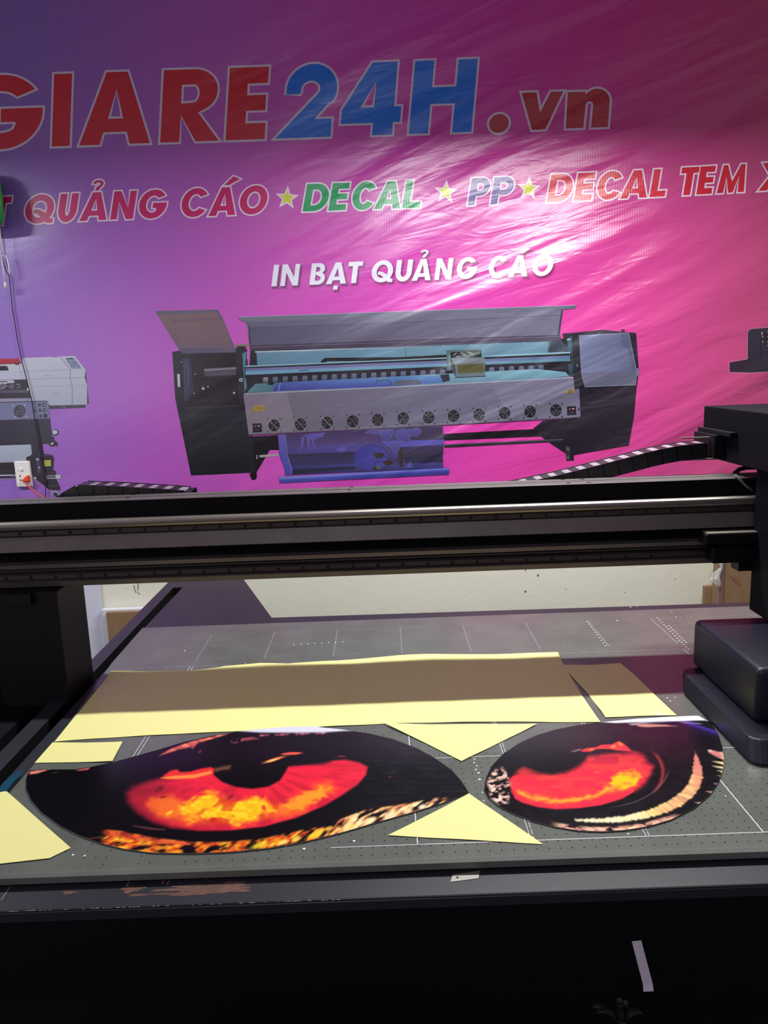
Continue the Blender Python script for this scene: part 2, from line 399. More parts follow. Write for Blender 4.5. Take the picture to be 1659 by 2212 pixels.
def word(name, items, basef, H, slant, s, col, border, bcol=(212, 205, 225), shadow=None, label=None, col2=None):
    """items: (letter, x0, x1) in photo pixels at the baseline"""
    mb = MB(); l0 = LAY[0]
    pcs = []
    for it in items:
        ch, x0, x1 = it[:3]
        h = it[3] if len(it) > 3 else H; sl = slant(x0) if callable(slant) else slant
        yb = it[4] if len(it) > 4 else None
        w = (x1 - x0) / h
        for piece in glyph(ch, (w if ch == 'I' else (it[5] if len(it) > 5 else s)), w):
            pcs.append([[(x0 + u * h + sl * v * h, (basef(x0 + u * h) if yb is None else yb - 0.036 * (u * h)) - v * h) for (u, v) in lp] for lp in piece])
    if shadow:
        for k, (dx, a) in enumerate(((6.5, .25), (5, .5), (3.5, .8))):
            for kk, pc in enumerate(pcs):
                c0 = bgcol(pc[0][0][0], pc[0][0][1])
                inv = [255 * (1.055 * q ** (1 / 2.4) - 0.055) for q in c0[:3]]
                cc = [inv[i] * (1 - a * .42) for i in range(3)]
                sh = [[(x + 3, y + 4) for (x, y) in (offset(lp, dx - 3.5) if j == 0 else lp)] for j, lp in enumerate(pc)]
                decal(mb, sh[0], cc, holes=sh[1:], lay=l0 + .2 + k * 4.5 + kk * .25)
    if border:
        for k, pc in enumerate(pcs):
            hs = []
            for h_ in pc[1:]:
                q = offset(h_, -border)
                if abs(sarea(q)) > 3 and sarea(q) * sarea(h_) > 0: hs.append(q)
            decal(mb, offset(pc[0], border), bcol, holes=hs, lay=l0 + 5 + k * .45)
    for k, pc in enumerate(pcs): decal(mb, pc[0], col, col2, 'x', holes=pc[1:], lay=l0 + 15 + k * .45)
    LAY[0] = l0
    o = mb.build(name, vinyl, banner, colors=True)
    if label: o['label'] = label
    return o

base1 = lambda x: 316.5 - 0.0353 * (x - 112)
sl1 = lambda x: 0.033 + 0.056 * (x - 112) / 770
word('lettering', [('G', -90, 91), ('I', 111.8, 150.6), ('A', 171, 324), ('R', 346, 472.6), ('E', 487, 571.7)], base1, 156.5, sl1, .262, (200, 4, 38), 4.6, label='dark red capitals GIARE with pale outline')
word('lettering', [('2', 606, 722), ('4', 734, 862), ('H', 883, 1018)], base1, 157.5, sl1, .262, (6, 118, 226), 4.6, label='blue characters 24H with pale outline')
word('lettering', [('.', 1055, 1098, 41, 288), ('v', 1122, 1212, 81, 281.5), ('n', 1222, 1313, 79, 277.5)], base1, 80, .06, .3, (176, 46, 58), 4.6, label='brownish red letters .vn')
bx = [-60, 20, 236.5, 449, 654, 908, 1010, 1181, 1403, 1607, 1700]
by = [490, 485, 474.5, 467, 457, 448.6, 444, 437, 426, 414.4, 409]
base2 = lambda x: float(np.interp(x, bx, by))
word('lettering', [('T', -22, 17), ('Q', 50, 112), ('U', 122, 162), ('Ả', 171, 230), ('N', 238, 287), ('G', 296, 356), ('C', 388, 446), ('Á', 450, 508), ('O', 514, 573)], base2, 61, .15, .25, (190, 6, 96), 3.2, bcol=(232, 215, 232), label='magenta capitals QUẢNG CÁO with white outline', col2=(206, 8, 112))
word('lettering', [('D', 653.5, 705), ('E', 709, 746), ('C', 757, 808), ('A', 808, 864), ('L', 868, 907)], base2, 59.5, .17, .25, (8, 158, 92), 3.2, bcol=(235, 225, 240), label='green capitals DECAL with white outline')
word('lettering', [('P', 1010, 1052), ('P', 1059, 1104)], base2, 59, .16, .25, (110, 90, 160), 3.2, bcol=(235, 220, 240), label='greyish violet letters PP with white outline')
word('lettering', [('D', 1181, 1232), ('E', 1239, 1277), ('C', 1286, 1340), ('A', 1339, 1397), ('L', 1403, 1436)], base2, 60, .17, .25, (214, 30, 62), 3.2, bcol=(238, 222, 236), label='red capitals DECAL with white outline')
word('lettering', [('T', 1464, 1502), ('E', 1504, 1537), ('M', 1548, 1607), ('X', 1638, 1694)], base2, 60.5, .16, .25, (208, 22, 52), 3.2, bcol=(238, 222, 236), label='red capitals TEM X with white outline')
base3 = lambda x: 618.7 - 0.0395 * (x - 586)
word('lettering', [('I', 586, 597.5), ('N', 605, 643), ('B', 668, 700), ('Ạ', 704, 747), ('T', 748, 779), ('Q', 800, 846), ('U', 852, 887), ('Ả', 889, 930), ('N', 938, 974), ('G', 984, 1028), ('C', 1053, 1094), ('Á', 1097, 1139), ('O', 1147, 1192)], base3, 46.5, .125, .235, (226, 228, 242), 0, shadow=True, label='white capitals IN BẠT QUẢNG CÁO with soft shadow')
def star(cx, cy, R):
    mb = MB(); l0 = LAY[0]
    def st(r): return [(cx + r * (1 if k % 2 == 0 else .42) * math.sin(math.radians(k * 36 + 4)), cy - r * (1 if k % 2 == 0 else .42) * math.cos(math.radians(k * 36 + 4))) for k in range(10)]
    decal(mb, st(R), (236, 222, 240), lay=l0 + 5); decal(mb, st(R * .66), (214, 222, 30), lay=l0 + 6)
    mb.build('star', vinyl, banner, colors=True)
for a in ((620, 428, 27), (963, 415, 27), (1142, 407.5, 27)): star(*a)

# ------------------------------------------------------------------ the machines pictured on the banner (flat print)
def K(o, k): return lambda pts: [(o[0] + x * k, o[1] + y * k) for (x, y) in pts]
F1 = lambda p: p
c4 = K((320, 640), .3255); c5 = K((820, 640), .3496); cL = K((0, 690), .17628); cb = K((480, 700), .22905)
cR = K((1540, 660), .10848); cr = K((560, 880), .26522)
def line(pts, w):                               # thin printed line as a polygon
    L = []; R_ = []
    for i, p in enumerate(pts):
        a = pts[max(i - 1, 0)]; b = pts[min(i + 1, len(pts) - 1)]
        dx, dy = b[0] - a[0], b[1] - a[1]; l = math.hypot(dx, dy); nx, ny = -dy / l * w / 2, dx / l * w / 2
        L.append((p[0] + nx, p[1] + ny)); R_.append((p[0] - nx, p[1] - ny))
    return L + R_[::-1]
LAY[0] = 1; GAIN = 0.68
W = MB()
def D(kf, pts, col, col2=None, axis=None): decal(W, kf(pts), col, col2, axis)
def DL(kf, pts, w, col): decal(W, line(kf(pts), w), col)
dk = (36, 39, 50)
# left cabinet
D(c4, [(160, 368), (205, 362), (580, 345), (655, 345), (670, 600), (665, 925), (692, 925), (716, 1170), (285, 1190), (180, 680)], dk, (30, 32, 42), 'y')
D(c4, [(222, 385), (578, 375), (608, 735), (245, 748)], (20, 16, 28))
D(c4, [(230, 412), (280, 408), (305, 640), (262, 690), (240, 700)], (62, 72, 100), (36, 40, 62), 'x')
DL(c4, [(255, 430), (270, 520), (262, 600)], 1, (110, 125, 160))
D(c4, [(330, 480), (585, 465), (585, 545), (340, 540), (345, 515)], (34, 30, 42))
D(c4, [(372, 482), (585, 470), (585, 484), (372, 500)], (140, 132, 146))
D(c4, [(372, 504), (585, 488), (585, 522), (380, 532)], (88, 82, 104))
for (x, y, r) in ((365, 612, 9), (397, 600, 5), (570, 641, 7), (307, 645, 4), (312, 517, 4), (220, 436, 4)):
    decal(W, circ(320 + x * .3255, 640 + y * .3255, r * .3255, r * .3255, 10), (215, 215, 210))
D(c4, [(222, 735), (608, 718), (610, 735), (248, 750)], (48, 46, 62))
DL(c4, [(250, 795), (650, 768), (692, 1135), (300, 1162), (250, 795)], .8, (54, 58, 70))
DL(c4, [(276, 950), (668, 930)], .7, (24, 26, 34))
D(c4, [(192, 516), (210, 516), (213, 602), (197, 602)], (214, 220, 226))
D(c4, [(176, 530), (190, 530), (192, 590), (178, 590)], (16, 16, 20))
D(c4, [(46, 98), (460, 88), (490, 135), (585, 368), (225, 378), (200, 345)], (146, 116, 120), (120, 100, 118), 'y')
D(c4, [(46, 98), (460, 88), (472, 108), (60, 124)], (112, 112, 130))
D(c4, [(150, 155), (480, 140), (486, 158), (160, 172)], (126, 104, 114))
D(c4, [(450, 98), (462, 92), (500, 160), (585, 368), (572, 370), (520, 210), (478, 135)], (92, 100, 120))
D(c4, [(200, 346), (580, 345), (578, 372), (225, 380)], (92, 86, 120), (110, 98, 130), 'x')
D(c4, [(580, 318), (665, 312), (668, 330), (630, 350), (585, 342)], (150, 138, 128))
D(c4, [(582, 332), (650, 330), (640, 350), (600, 350)], (40, 36, 34))
D(c4, [(690, 930), (860, 920), (868, 1020), (808, 1020), (722, 1165), (716, 1170)], (20, 16, 26))
D(c4, [(672, 1176), (720, 1165), (722, 1200), (710, 1220), (686, 1216)], (14, 12, 18))
D(c4, [(738, 1054), (868, 1046), (870, 1060), (740, 1070)], (186, 182, 188))
for q in ((722, 1060), (722, 1074)): decal(W, circ(320 + q[0] * .3255, 640 + q[1] * .3255, 2, 2, 8), (170, 170, 175))
# right stand, bars, right cabinet
D(c5, [(395, 850), (960, 820), (1005, 866), (395, 892)], (22, 18, 28))
D(c5, [(1010, 768), (1240, 750), (1590, 545), (1572, 745), (1540, 922), (1200, 982), (1202, 1015), (1155, 1018), (1150, 972), (1048, 905), (1000, 868), (950, 815)], (34, 28, 40), (44, 38, 52), 'x')
D(c5, [(1150, 925), (1175, 935), (1172, 1008), (1156, 1008)], (90, 92, 100))
D(c5, [(1158, 955), (1168, 955), (1168, 985), (1158, 985)], (16, 14, 20))
D(c5, [(400, 915), (1135, 880), (1137, 898), (402, 937)], (46, 42, 54))
DL(c5, [(402, 918), (1135, 885)], 1.2, (120, 112, 128))
D(c5, [(1130, 232), (1380, 207), (1585, 228), (1602, 462), (1590, 560), (1240, 760), (1232, 500), (1180, 490)], (40, 34, 48))
D(c5, [(1375, 210), (1585, 226), (1420, 232), (1180, 236), (1130, 230)], (52, 46, 64))
D(c5, [(1492, 205), (1516, 205), (1513, 218), (1496, 218)], (60, 34, 56))
D(c5, [(1548, 228), (1585, 230), (1602, 462), (1588, 465)], (34, 30, 50))
D(c5, [(1585, 445), (1603, 445), (1601, 495), (1588, 495)], (130, 135, 160))
# interior, cyan lit
D(F1, [(541, 752), (1210, 730), (1228, 735), (1236, 800), (1228, 812), (536, 846)], (30, 32, 44))
D(F1, [(554, 762), (860, 748), (860, 784), (556, 792)], (118, 160, 186), (98, 144, 172), 'y')
D(F1, [(860, 748), (1190, 733), (1236, 780), (860, 784)], (116, 156, 178), (104, 148, 172), 'y')
DL(F1, [(876, 748), (877, 772)], 1, (50, 90, 110)); DL(F1, [(1186, 737), (1184, 764)], 1.2, (24, 40, 50))
D(F1, [(1190, 733), (1206, 728), (1230, 756), (1236, 786), (1230, 790), (1184, 764)], (70, 84, 100), (40, 46, 58), 'y')
D(c5, [(1160, 262), (1192, 240), (1198, 498), (1170, 492)], (66, 104, 128), (44, 70, 92), 'y')
D(c5, [(1158, 262), (1180, 262), (1178, 272), (1158, 274)], (170, 200, 200))
D(c4, [(625, 378), (655, 368), (645, 460), (655, 600), (640, 640)], (86, 140, 160))
D(c4, [(583, 350), (625, 380), (632, 520), (640, 640), (640, 700), (612, 740), (598, 620)], dk)
DL(c4, [(662, 370), (658, 415)], 1.3, (210, 215, 218))
decal(W, circ(320 + 616 * .3255, 640 + 555 * .3255, 4, 4, 16), (208, 210, 220)); decal(W, circ(320 + 616 * .3255, 640 + 555 * .3255, 1.9, 1.9, 10), (30, 30, 40))
x = 551.0
while x < 716:
    y = 760 - (x - 551) * .027; wd_ = 2.6 - (x - 551) * .010
    decal(W, [(x, y), (x + 3.0, y - .1), (x + 1.5, y + wd_)], (244, 250, 250), lay=LAY[0]); x += 3.1
LAY[0] += 1
for x in (780, 820, 861, 900, 958, 1018, 1075, 1133):
    decal(W, circ(x, 756.5 - (x - 700) * .041, 1.8, 1.4, 8), (220, 235, 240), lay=LAY[0])
DL(F1, [(551, 759.5), (860, 750.5), (1190, 733.5)], 1.6, (190, 215, 225))
D(F1, [(692, 783), (696, 777), (703, 773), (860, 771.5), (966, 766), (966, 773), (860, 780), (708, 780), (700, 784)], (24, 26, 32))
# rail beam and clamps
D(F1, [(528, 792), (1235, 764), (1235, 786), (528, 816)], (22, 22, 30))
D(F1, [(530, 790), (860, 777), (1232, 760), (1232, 763), (530, 793)], (150, 196, 214))
D(F1, [(530, 796), (1232, 768), (1232, 775), (530, 803)], (122, 124, 176), (96, 120, 160), 'x')
D(F1, [(530, 802), (1232, 774.5), (1232, 780), (530, 810)], (120, 178, 212), (92, 140, 160), 'x')
DL(F1, [(640, 799), (860, 790), (1100, 781)], 1.2, (150, 158, 206))
DL(F1, [(646, 800.5), (667, 799.6)], 1.6, (70, 76, 120))
D(F1, [(530, 815), (1208, 786), (1215, 804), (1010, 814), (860, 820), (560, 838), (540, 846), (534, 836)], (30, 26, 40))
for i in range(29):
    x = 574 + i * 21.25
    if 962 < x < 1046: continue
    y = 820.5 - (x - 574) * .0445
    decal(W, [(x - 5, y - 5), (x + 4.5, y - 5.4), (x + 5.5, y + 1), (x + 4, y + 5.5), (x - 5.5, y + 6), (x - 6.5, y + 2)], (112, 122, 150) if i else (170, 175, 182), (82, 92, 120), 'y')
# platen with printed film
D(F1, [(534, 848), (540, 840), (552, 829), (860, 813), (1160, 797), (1222, 804), (1230, 813), (860, 838)], (130, 182, 200), (88, 126, 154), 'y')
D(F1, [(536, 846), (552, 830), (604, 826), (592, 845)], (96, 150, 150), (74, 120, 140), 'x')
D(F1, [(592, 833), (604, 826), (860, 813), (950, 811), (956, 826), (860, 834), (590, 845)], (96, 148, 200), (62, 60, 160), 'y')
DL(F1, [(606, 826), (601, 845)], .9, (190, 200, 240))
D(F1, [(950, 810), (970, 808), (972, 822), (957, 826)], (40, 44, 60))
DL(F1, [(812, 829), (816, 822), (832, 820), (842, 824), (846, 832)], 1.6, (52, 66, 60)); DL(F1, [(818, 820), (834, 817.5)], 1.4, (150, 190, 150))
D(F1, [(856, 822), (905, 820), (912, 829), (850, 833)], (92, 98, 118))
D(cb, [(425, 572), (450, 550), (495, 552), (478, 575)], (18, 18, 24))
# carriage
D(c5, [(415, 332), (630, 325), (632, 380), (560, 400), (430, 460), (413, 455)], (86, 116, 118))
D(c5, [(438, 345), (628, 335), (628, 374), (440, 380)], (22, 28, 30))
for (a, b) in (((455, 365), (475, 350)), ((500, 345), (530, 362)), ((510, 365), (560, 372)), ((545, 342), (575, 372)), ((560, 345), (590, 366)), ((590, 350), (620, 345)), ((470, 372), (500, 374))): DL(c5, [a, b], 1.1, (190, 205, 200))
D(c5, [(590, 345), (622, 343), (622, 360), (592, 362)], (52, 90, 66))
D(c5, [(440, 384), (648, 378), (652, 410), (465, 425)], (124, 134, 148))
D(c5, [(440, 384), (466, 422), (470, 500), (445, 455)], (70, 76, 90))
D(c5, [(466, 422), (652, 408), (650, 472), (472, 480)], (110, 122, 128))
D(c5, [(480, 424), (646, 414), (648, 470), (482, 478)], (92, 94, 52))
for k in range(6): DL(c5, [(492, 432 + k * 7), (636, 423 + k * 7)], .6, (70, 72, 40))
D(c5, [(470, 480), (650, 470), (655, 492), (470, 502)], (104, 120, 134))
DL(c5, [(466, 503), (658, 494)], 1.4, (16, 18, 24))
DL(c5, [(430, 365), (432, 450)], 2.2, (140, 160, 168))
# lid
D(F1, [(533, 700), (1213, 668), (1210, 735), (860, 750), (541, 757)], (96, 94, 122), (124, 122, 146), 'x')
D(F1, [(531, 693), (1215, 671), (1213, 682), (534, 709)], (110, 108, 136), (126, 124, 150), 'x')
DL(F1, [(534, 708.5), (860, 697), (1213, 681)], 1.0, (78, 78, 102))
D(F1, [(540, 746), (1210, 723), (1212, 736), (541, 758)], (70, 62, 88), (84, 76, 100), 'x')
DL(F1, [(541, 750), (1210, 727)], 1.2, (126, 116, 136))
D(F1, [(514, 685), (1245, 659), (1244, 666), (1212, 670), (532, 696), (522, 693)], (126, 130, 150), (112, 114, 140), 'x')
DL(F1, [(514, 685.2), (1245, 659.4)], 1.3, (170, 178, 198))
D(F1, [(1213, 668), (1216, 672), (1209, 722), (1204, 724)], (60, 62, 80))
DL(F1, [(532, 694), (539, 712), (541, 750)], 2.0, (60, 58, 72)); DL(F1, [(533, 696), (536, 722)], .8, (210, 205, 215))
# hanging print
RL = lambda pts, col, col2=None, ax=None: D(cr, pts, col, col2, ax)
RL([(150, 222), (1495, 150), (1505, 300), (1495, 400), (1500, 492), (212, 552), (207, 500), (165, 385)], (84, 74, 128), (64, 60, 134), 'y')
RL([(216, 222), (560, 205), (860, 190), (980, 200), (980, 280), (540, 305), (232, 330)], (72, 58, 100), (96, 78, 140), 'y')
RL([(228, 335), (500, 305), (780, 290), (860, 330), (790, 400), (240, 385)], (92, 84, 160), (76, 68, 140), 'y')
RL([(236, 385), (780, 360), (760, 470), (255, 480)], (54, 48, 80), (62, 58, 110), 'y')
RL([(1240, 170), (1490, 155), (1500, 260), (1240, 272)], (70, 60, 92))
RL([(1160, 325), (1505, 308), (1495, 400), (1170, 415)], (66, 58, 98), (52, 46, 74), 'y')
RL([(990, 275), (1505, 262), (1505, 302), (1160, 322), (1040, 320)], (96, 92, 190))
RL([(1180, 410), (1490, 395), (1498, 450), (1185, 470)], (50, 46, 84))
RL([(255, 480), (760, 462), (1498, 450), (1500, 492), (215, 550)], (76, 74, 156), (42, 42, 92), 'y')
RL([(262, 505), (780, 480), (780, 500), (268, 545)], (36, 40, 70))
decal(W, [(560 + p[0] * .26522, 880 + p[1] * .26522) for p in circ(910, 410, 135, 105, 30)], (66, 64, 160), (78, 76, 168), 'x')
DL(cr, arc(915, 410, 165, 120, 200, 340, 20), 1.0, (112, 106, 180))
for p in ([(860, 205), (920, 180), (1000, 182), (990, 222), (920, 215)], [(985, 215), (1010, 180), (1090, 178), (1098, 215), (1060, 262), (1010, 270)], [(1105, 240), (1120, 190), (1180, 175), (1222, 220), (1220, 285), (1150, 270)],
          [(1195, 190), (1290, 165), (1325, 190), (1290, 235), (1220, 230)], [(1060, 290), (1150, 280), (1140, 340), (1105, 380), (1070, 330)]):
    RL(p, (98, 92, 172), (80, 74, 152), 'y'); DL(cr, p + p[:1], .8, (126, 122, 150))
for p in ([(350, 230), (420, 215), (540, 205), (520, 240), (440, 270)], [(345, 240), (370, 250), (350, 340), (330, 365)], [(385, 250), (412, 250), (415, 350), (402, 358)], [(420, 250), (440, 250), (462, 345), (450, 355)], [(620, 340), (700, 320), (715, 350), (660, 370)]):
    RL(p, (112, 104, 190), (94, 86, 170), 'y')
for p in ([(925, 372), (985, 368), (1025, 382), (1000, 412), (950, 415)], [(1000, 445), (1060, 425), (1095, 455), (1040, 475)], [(905, 500), (940, 485), (990, 505), (950, 512)], [(1135, 360), (1155, 320), (1168, 370), (1170, 480), (1145, 485), (1130, 430)]):
    RL(p, (70, 56, 46), (46, 36, 36), 'x')
DL(cr, [(1020, 400), (1080, 425), (1140, 432)], 1.2, (58, 46, 40)); DL(cr, [(945, 500), (940, 455), (985, 430)], 1.2, (58, 46, 40))
decal(W, [(560 + p[0] * .26522, 880 + p[1] * .26522) for p in circ(970, 488, 18, 20, 12)], (84, 106, 110))
RL([(1190, 495), (1230, 435), (1255, 492)], (88, 96, 170))
RL([(152, 222), (206, 219), (226, 400), (268, 500), (268, 548), (212, 552), (207, 500), (168, 385)], (112, 104, 196), (78, 80, 186), 'y')
DL(cr, [(211, 220), (232, 400), (262, 500), (266, 545)], .9, (168, 165, 220))
RL([(163, 566), (1545, 490), (1549, 520), (165, 592)], (118, 130, 226), (86, 88, 206), 'x')
RL([(165, 590), (1549, 518), (1547, 545), (166, 615)], (78, 82, 190), (60, 60, 160), 'x')
DL(cr, [(165, 574), (1545, 500)], 1.6, (142, 156, 238))
# front panel, fans, sockets, labels
D(F1, [(525.7, 854), (529, 849), (860, 834), (1247, 813), (1250, 818), (1254, 898), (1251, 902), (860, 924), (541, 940), (537, 938)], (142, 132, 148), (122, 122, 148), 'x')
D(F1, [(620, 846), (1060, 824), (1100, 905), (640, 932)], (120, 114, 134), (116, 116, 142), 'x')
DL(F1, [(527, 851), (860, 835.5), (1248, 815)], 2.2, (170, 176, 196)); DL(F1, [(540, 939), (860, 923.4), (1252, 901)], 2.0, (96, 92, 108))
fx = [592, 649, 707, 762, 816, 871, 926, 980, 1035, 1090, 1145, 1201]; fy = [919, 916.5, 913, 910, 907, 903.5, 901.5, 898.6, 895.7, 892, 889, 886]
for i, (x, y) in enumerate(zip(fx, fy)):
    decal(W, circ(x, y, 12.2, 13, 22), (30, 28, 36)); LAY[0] += 1
    r_ = random.Random(i)
    for k in range(7):
        a = k * 0.9 + r_.random() * .5; q = 60 + r_.random() * 50
        decal(W, [(x + 3 * math.cos(a), y + 3 * math.sin(a)), (x + 10.5 * math.cos(a - .16), y + 11 * math.sin(a - .16)), (x + 10.5 * math.cos(a + .16), y + 11 * math.sin(a + .16))], (q, q, q + 12), lay=LAY[0])
    LAY[0] += 1
    for sg in (-1, 1):
        decal(W, line([(x - 13 * sg, y - 14), (x + 13 * sg, y + 14)], .8), (196, 192, 200) if sg > 0 and i < 3 else (120, 116, 126), lay=LAY[0])
        for e in (-1, 1): decal(W, circ(x - 13.5 * sg * e, y - 14 * e, 1.6, 1.6, 8), (40, 38, 46), lay=LAY[0] + 1)
    LAY[0] += 1
for (x, y) in ((555.5, 924), (1234.5, 887)):
    D(F1, [(x - 10, y - 9), (x + 9.5, y - 10), (x + 10.5, y + 9), (x - 9, y + 10)], (34, 30, 40))
    D(F1, [(x - 7, y - 6.5), (x + 7, y - 7), (x + 7, y - .5), (x - 7, y)], (14, 12, 18))
    D(F1, [(x - 5.5, y - 4.5), (x - 1.5, y - 4.7), (x - 1.5, y - 2.5), (x - 5.5, y - 2.3)], (232, 96, 110)); D(F1, [(x + 1.5, y - 5), (x + 5.5, y - 5.2), (x + 5.5, y - 3), (x + 1.5, y - 2.8)], (240, 200, 200))
    D(F1, [(x - 5, y + 2.5), (x + 5, y + 2), (x + 4.5, y + 6), (x - 4.5, y + 6.5)], (62, 58, 70))
D(c4, [(703, 728), (773, 724), (775, 760), (706, 764)], (186, 158, 66)); D(c4, [(680, 765), (692, 740), (704, 764)], (176, 146, 50))
for k in range(4): DL(c4, [(712, 735 + k * 6), (764, 732 + k * 6)], .6, (90, 76, 40))
D(c5, [(1144, 600), (1156, 574), (1168, 599)], (178, 140, 44)); D(c5, [(1170, 574), (1184, 573), (1184, 597), (1170, 598)], (150, 118, 44)); D(c5, [(1189, 572), (1206, 571), (1207, 578), (1196, 580), (1196, 590), (1208, 590), (1208, 597), (1190, 597)], (186, 160, 60))
D(c5, [(1226, 688), (1236, 688), (1237, 705), (1227, 705)], (60, 58, 70))
# right lid
D(c5, [(1230, 242), (1540, 225), (1590, 465), (1583, 548), (1268, 562), (1245, 470)], (122, 130, 168), (108, 112, 148), 'x')
D(c5, [(1490, 232), (1540, 227), (1588, 462), (1560, 440), (1535, 330), (1494, 300)], (98, 102, 136))
D(c5, [(1246, 480), (1588, 464), (1582, 548), (1268, 562)], (112, 114, 140))
DL(c5, [(1246, 478), (1588, 463)], .8, (84, 88, 120)); DL(c5, [(1232, 243), (1540, 227), (1588, 462), (1582, 548), (1268, 561), (1246, 470), (1232, 243)], .8, (176, 182, 208))
D(c5, [(1190, 235), (1232, 240), (1246, 470), (1262, 560), (1205, 575), (1198, 500)], (38, 38, 48))
decal(W, circ(820 + 1221 * .3496, 640 + 427 * .3496, 2.4, 2.4, 10), (110, 120, 130))
W.build('printed_machine', vinyl, banner, colors=True)['label'] = 'printed picture of a wide roll printer in the middle of the banner'

# left machine
GAIN = 0.85; W = MB(); LAY[0] = 1
wh = (186, 192, 206)
D(cL, [(-200, 560), (270, 540), (285, 472), (915, 448), (1048, 620), (1038, 712), (1068, 808), (1066, 1046), (600, 1054), (385, 1010), (330, 740), (-200, 745)], (196, 200, 212), (172, 180, 198), 'y')
D(cL, [(1048, 618), (1056, 680), (1090, 1036), (1066, 1040), (1068, 808), (1038, 712)], (66, 48, 84))
D(cL, [(-200, 490), (225, 477), (262, 542), (-200, 556)], (176, 22, 42)); D(cL, [(-200, 545), (262, 530), (262, 543), (-200, 556)], (120, 14, 36))
D(cL, [(180, 545), (238, 542), (232, 556), (188, 558)], (24, 22, 34))
D(cL, [(-200, 575), (70, 568), (92, 580), (108, 626), (-200, 634)], (24, 20, 34))
for p, w, c in (([(310, 636), (862, 614)], 1, (150, 156, 172)), ([(0, 655), (300, 640)], .8, (168, 172, 184)), ([(345, 732), (1037, 711)], 1, (140, 146, 164)), ([(370, 824), (1066, 809)], 1, (158, 164, 178)),
                ([(745, 465), (866, 616), (856, 716), (884, 822), (886, 1046)], 1.2, (112, 118, 140)), ([(560, 688), (625, 692)], .9, (120, 122, 130)), ([(655, 910), (735, 910)], .9, (140, 142, 150)), ([(640, 460), (712, 457)], .9, (90, 92, 110))): DL(cL, p, w, c)
D(cL, [(795, 474), (905, 466), (1002, 600), (884, 606)], (134, 146, 178)); D(cL, [(812, 478), (886, 472), (898, 486), (820, 490)], (36, 40, 66))
for (x, y) in ((835, 512), (850, 530), (895, 520), (905, 545), (870, 562), (880, 582), (930, 530), (945, 552), (965, 575), (915, 568)): D(cL, [(x - 12, y - 4), (x + 12, y - 5), (x + 15, y + 4), (x - 9, y + 5)], (66, 82, 128))
D(cL, [(-200, 745), (320, 735), (378, 962), (-200, 975)], (34, 28, 44))
for (y0, y1, c) in ((862, 872, (70, 66, 84)), (872, 905, (84, 78, 98)), (905, 935, (36, 32, 52))): D(cL, [(-200, y0 + 4), (345 + (y0 - 862) * .25, y0 - 6), (352 + (y0 - 862) * .25, y1 - 8), (-200, y1 + 2)], c)
D(cL, [(-200, 752), (150, 742), (178, 756), (172, 778), (90, 782), (60, 802), (-200, 790)], (186, 188, 200)); D(cL, [(-200, 762), (90, 756), (90, 768), (-200, 774)], (46, 40, 58))
for (x, y) in ((35, 815), (140, 820)): decal(W, circ(x * .17628, 690 + y * .17628, 6.5, 5.5, 14), (92, 88, 116))
DL(cL, [(190, 795), (240, 795), (242, 832), (205, 838)], 1, (180, 180, 190)); DL(cL, [(0, 850), (40, 845), (90, 812)], 1, (190, 190, 200))
decal(W, circ(60, 841, 2, 3, 8), (210, 210, 200))
D(cL, [(-200, 974), (372, 964), (385, 1004), (-200, 1016)], (150, 146, 172))
D(cL, [(595, 1030), (612, 1056), (1046, 1044), (1046, 1080), (605, 1098)], (56, 52, 68))
for x in (762, 790): decal(W, circ(x * .17628, 690 + 1071 * .17628, 1.2, 1, 6), (190, 190, 195))
D(cL, [(-200, 1240), (612, 1212), (636, 1430), (664, 1440), (662, 1500), (600, 1522), (518, 1526), (536, 1650), (600, 1652), (658, 1700), (648, 1845), (685, 1860), (684, 1890), (690, 1960), (735, 2055), (735, 2095), (600, 2085), (440, 1960), (400, 1900), (-200, 1960)], (40, 38, 62), (16, 14, 22), 'y')
D(cL, [(-200, 1020), (560, 998), (586, 1010), (612, 1212), (-200, 1240)], (116, 120, 156)); DL(cL, [(-200, 1024), (565, 999), (586, 1012)], 1.6, (20, 18, 28))
D(cL, [(385, 1018), (405, 1018), (428, 1220), (412, 1222)], (86, 90, 126))
decal(W, circ(42.3, 690 + 1124 * .17628, 12.8, 13.4, 24), (56, 56, 70)); decal(W, circ(42.3, 690 + 1124 * .17628, 9.5, 10, 20), (86, 86, 100)); decal(W, circ(42.3, 690 + 1124 * .17628, 6, 6.5, 16), (52, 52, 66)); decal(W, circ(42.3, 690 + 1124 * .17628, 3, 3.2, 12), (96, 96, 110))
D(cL, [(205, 1120), (190, 1075), (225, 1060)], (30, 30, 40)); D(cL, [(225, 1185), (240, 1155), (262, 1185)], (30, 30, 40))
for (x, y) in ((162, 1056), (300, 1050), (182, 1196), (322, 1190)): decal(W, circ(x * .17628, 690 + y * .17628, 1.4, 1.4, 6), (214, 216, 224))
for (x, y) in ((482, 1048), (489, 1114), (497, 1182)):
    D(cL, [(x - 17, y - 18), (x + 15, y - 18), (x + 17, y + 18), (x - 15, y + 18)], (24, 22, 34)); D(cL, [(x - 8, y - 8), (x + 6, y - 8), (x + 6, y + 8), (x - 8, y + 8)], (90, 92, 116))
for k, (x, y) in enumerate(((541, 1046), (548, 1112), (556, 1180))):
    decal(W, circ(x * .17628, 690 + y * .17628, 4.3, 4.3, 14), (22, 20, 30)); decal(W, circ(x * .17628 + .6, 690 + y * .17628, 1.8, 1.6, 8), (200, 205, 215) if k < 2 else (60, 60, 80))
D(cL, [(405, 1098), (428, 1098), (432, 1138), (410, 1138)], (30, 28, 44)); D(cL, [(412, 1104), (424, 1104), (426, 1130), (415, 1130)], (100, 104, 136))
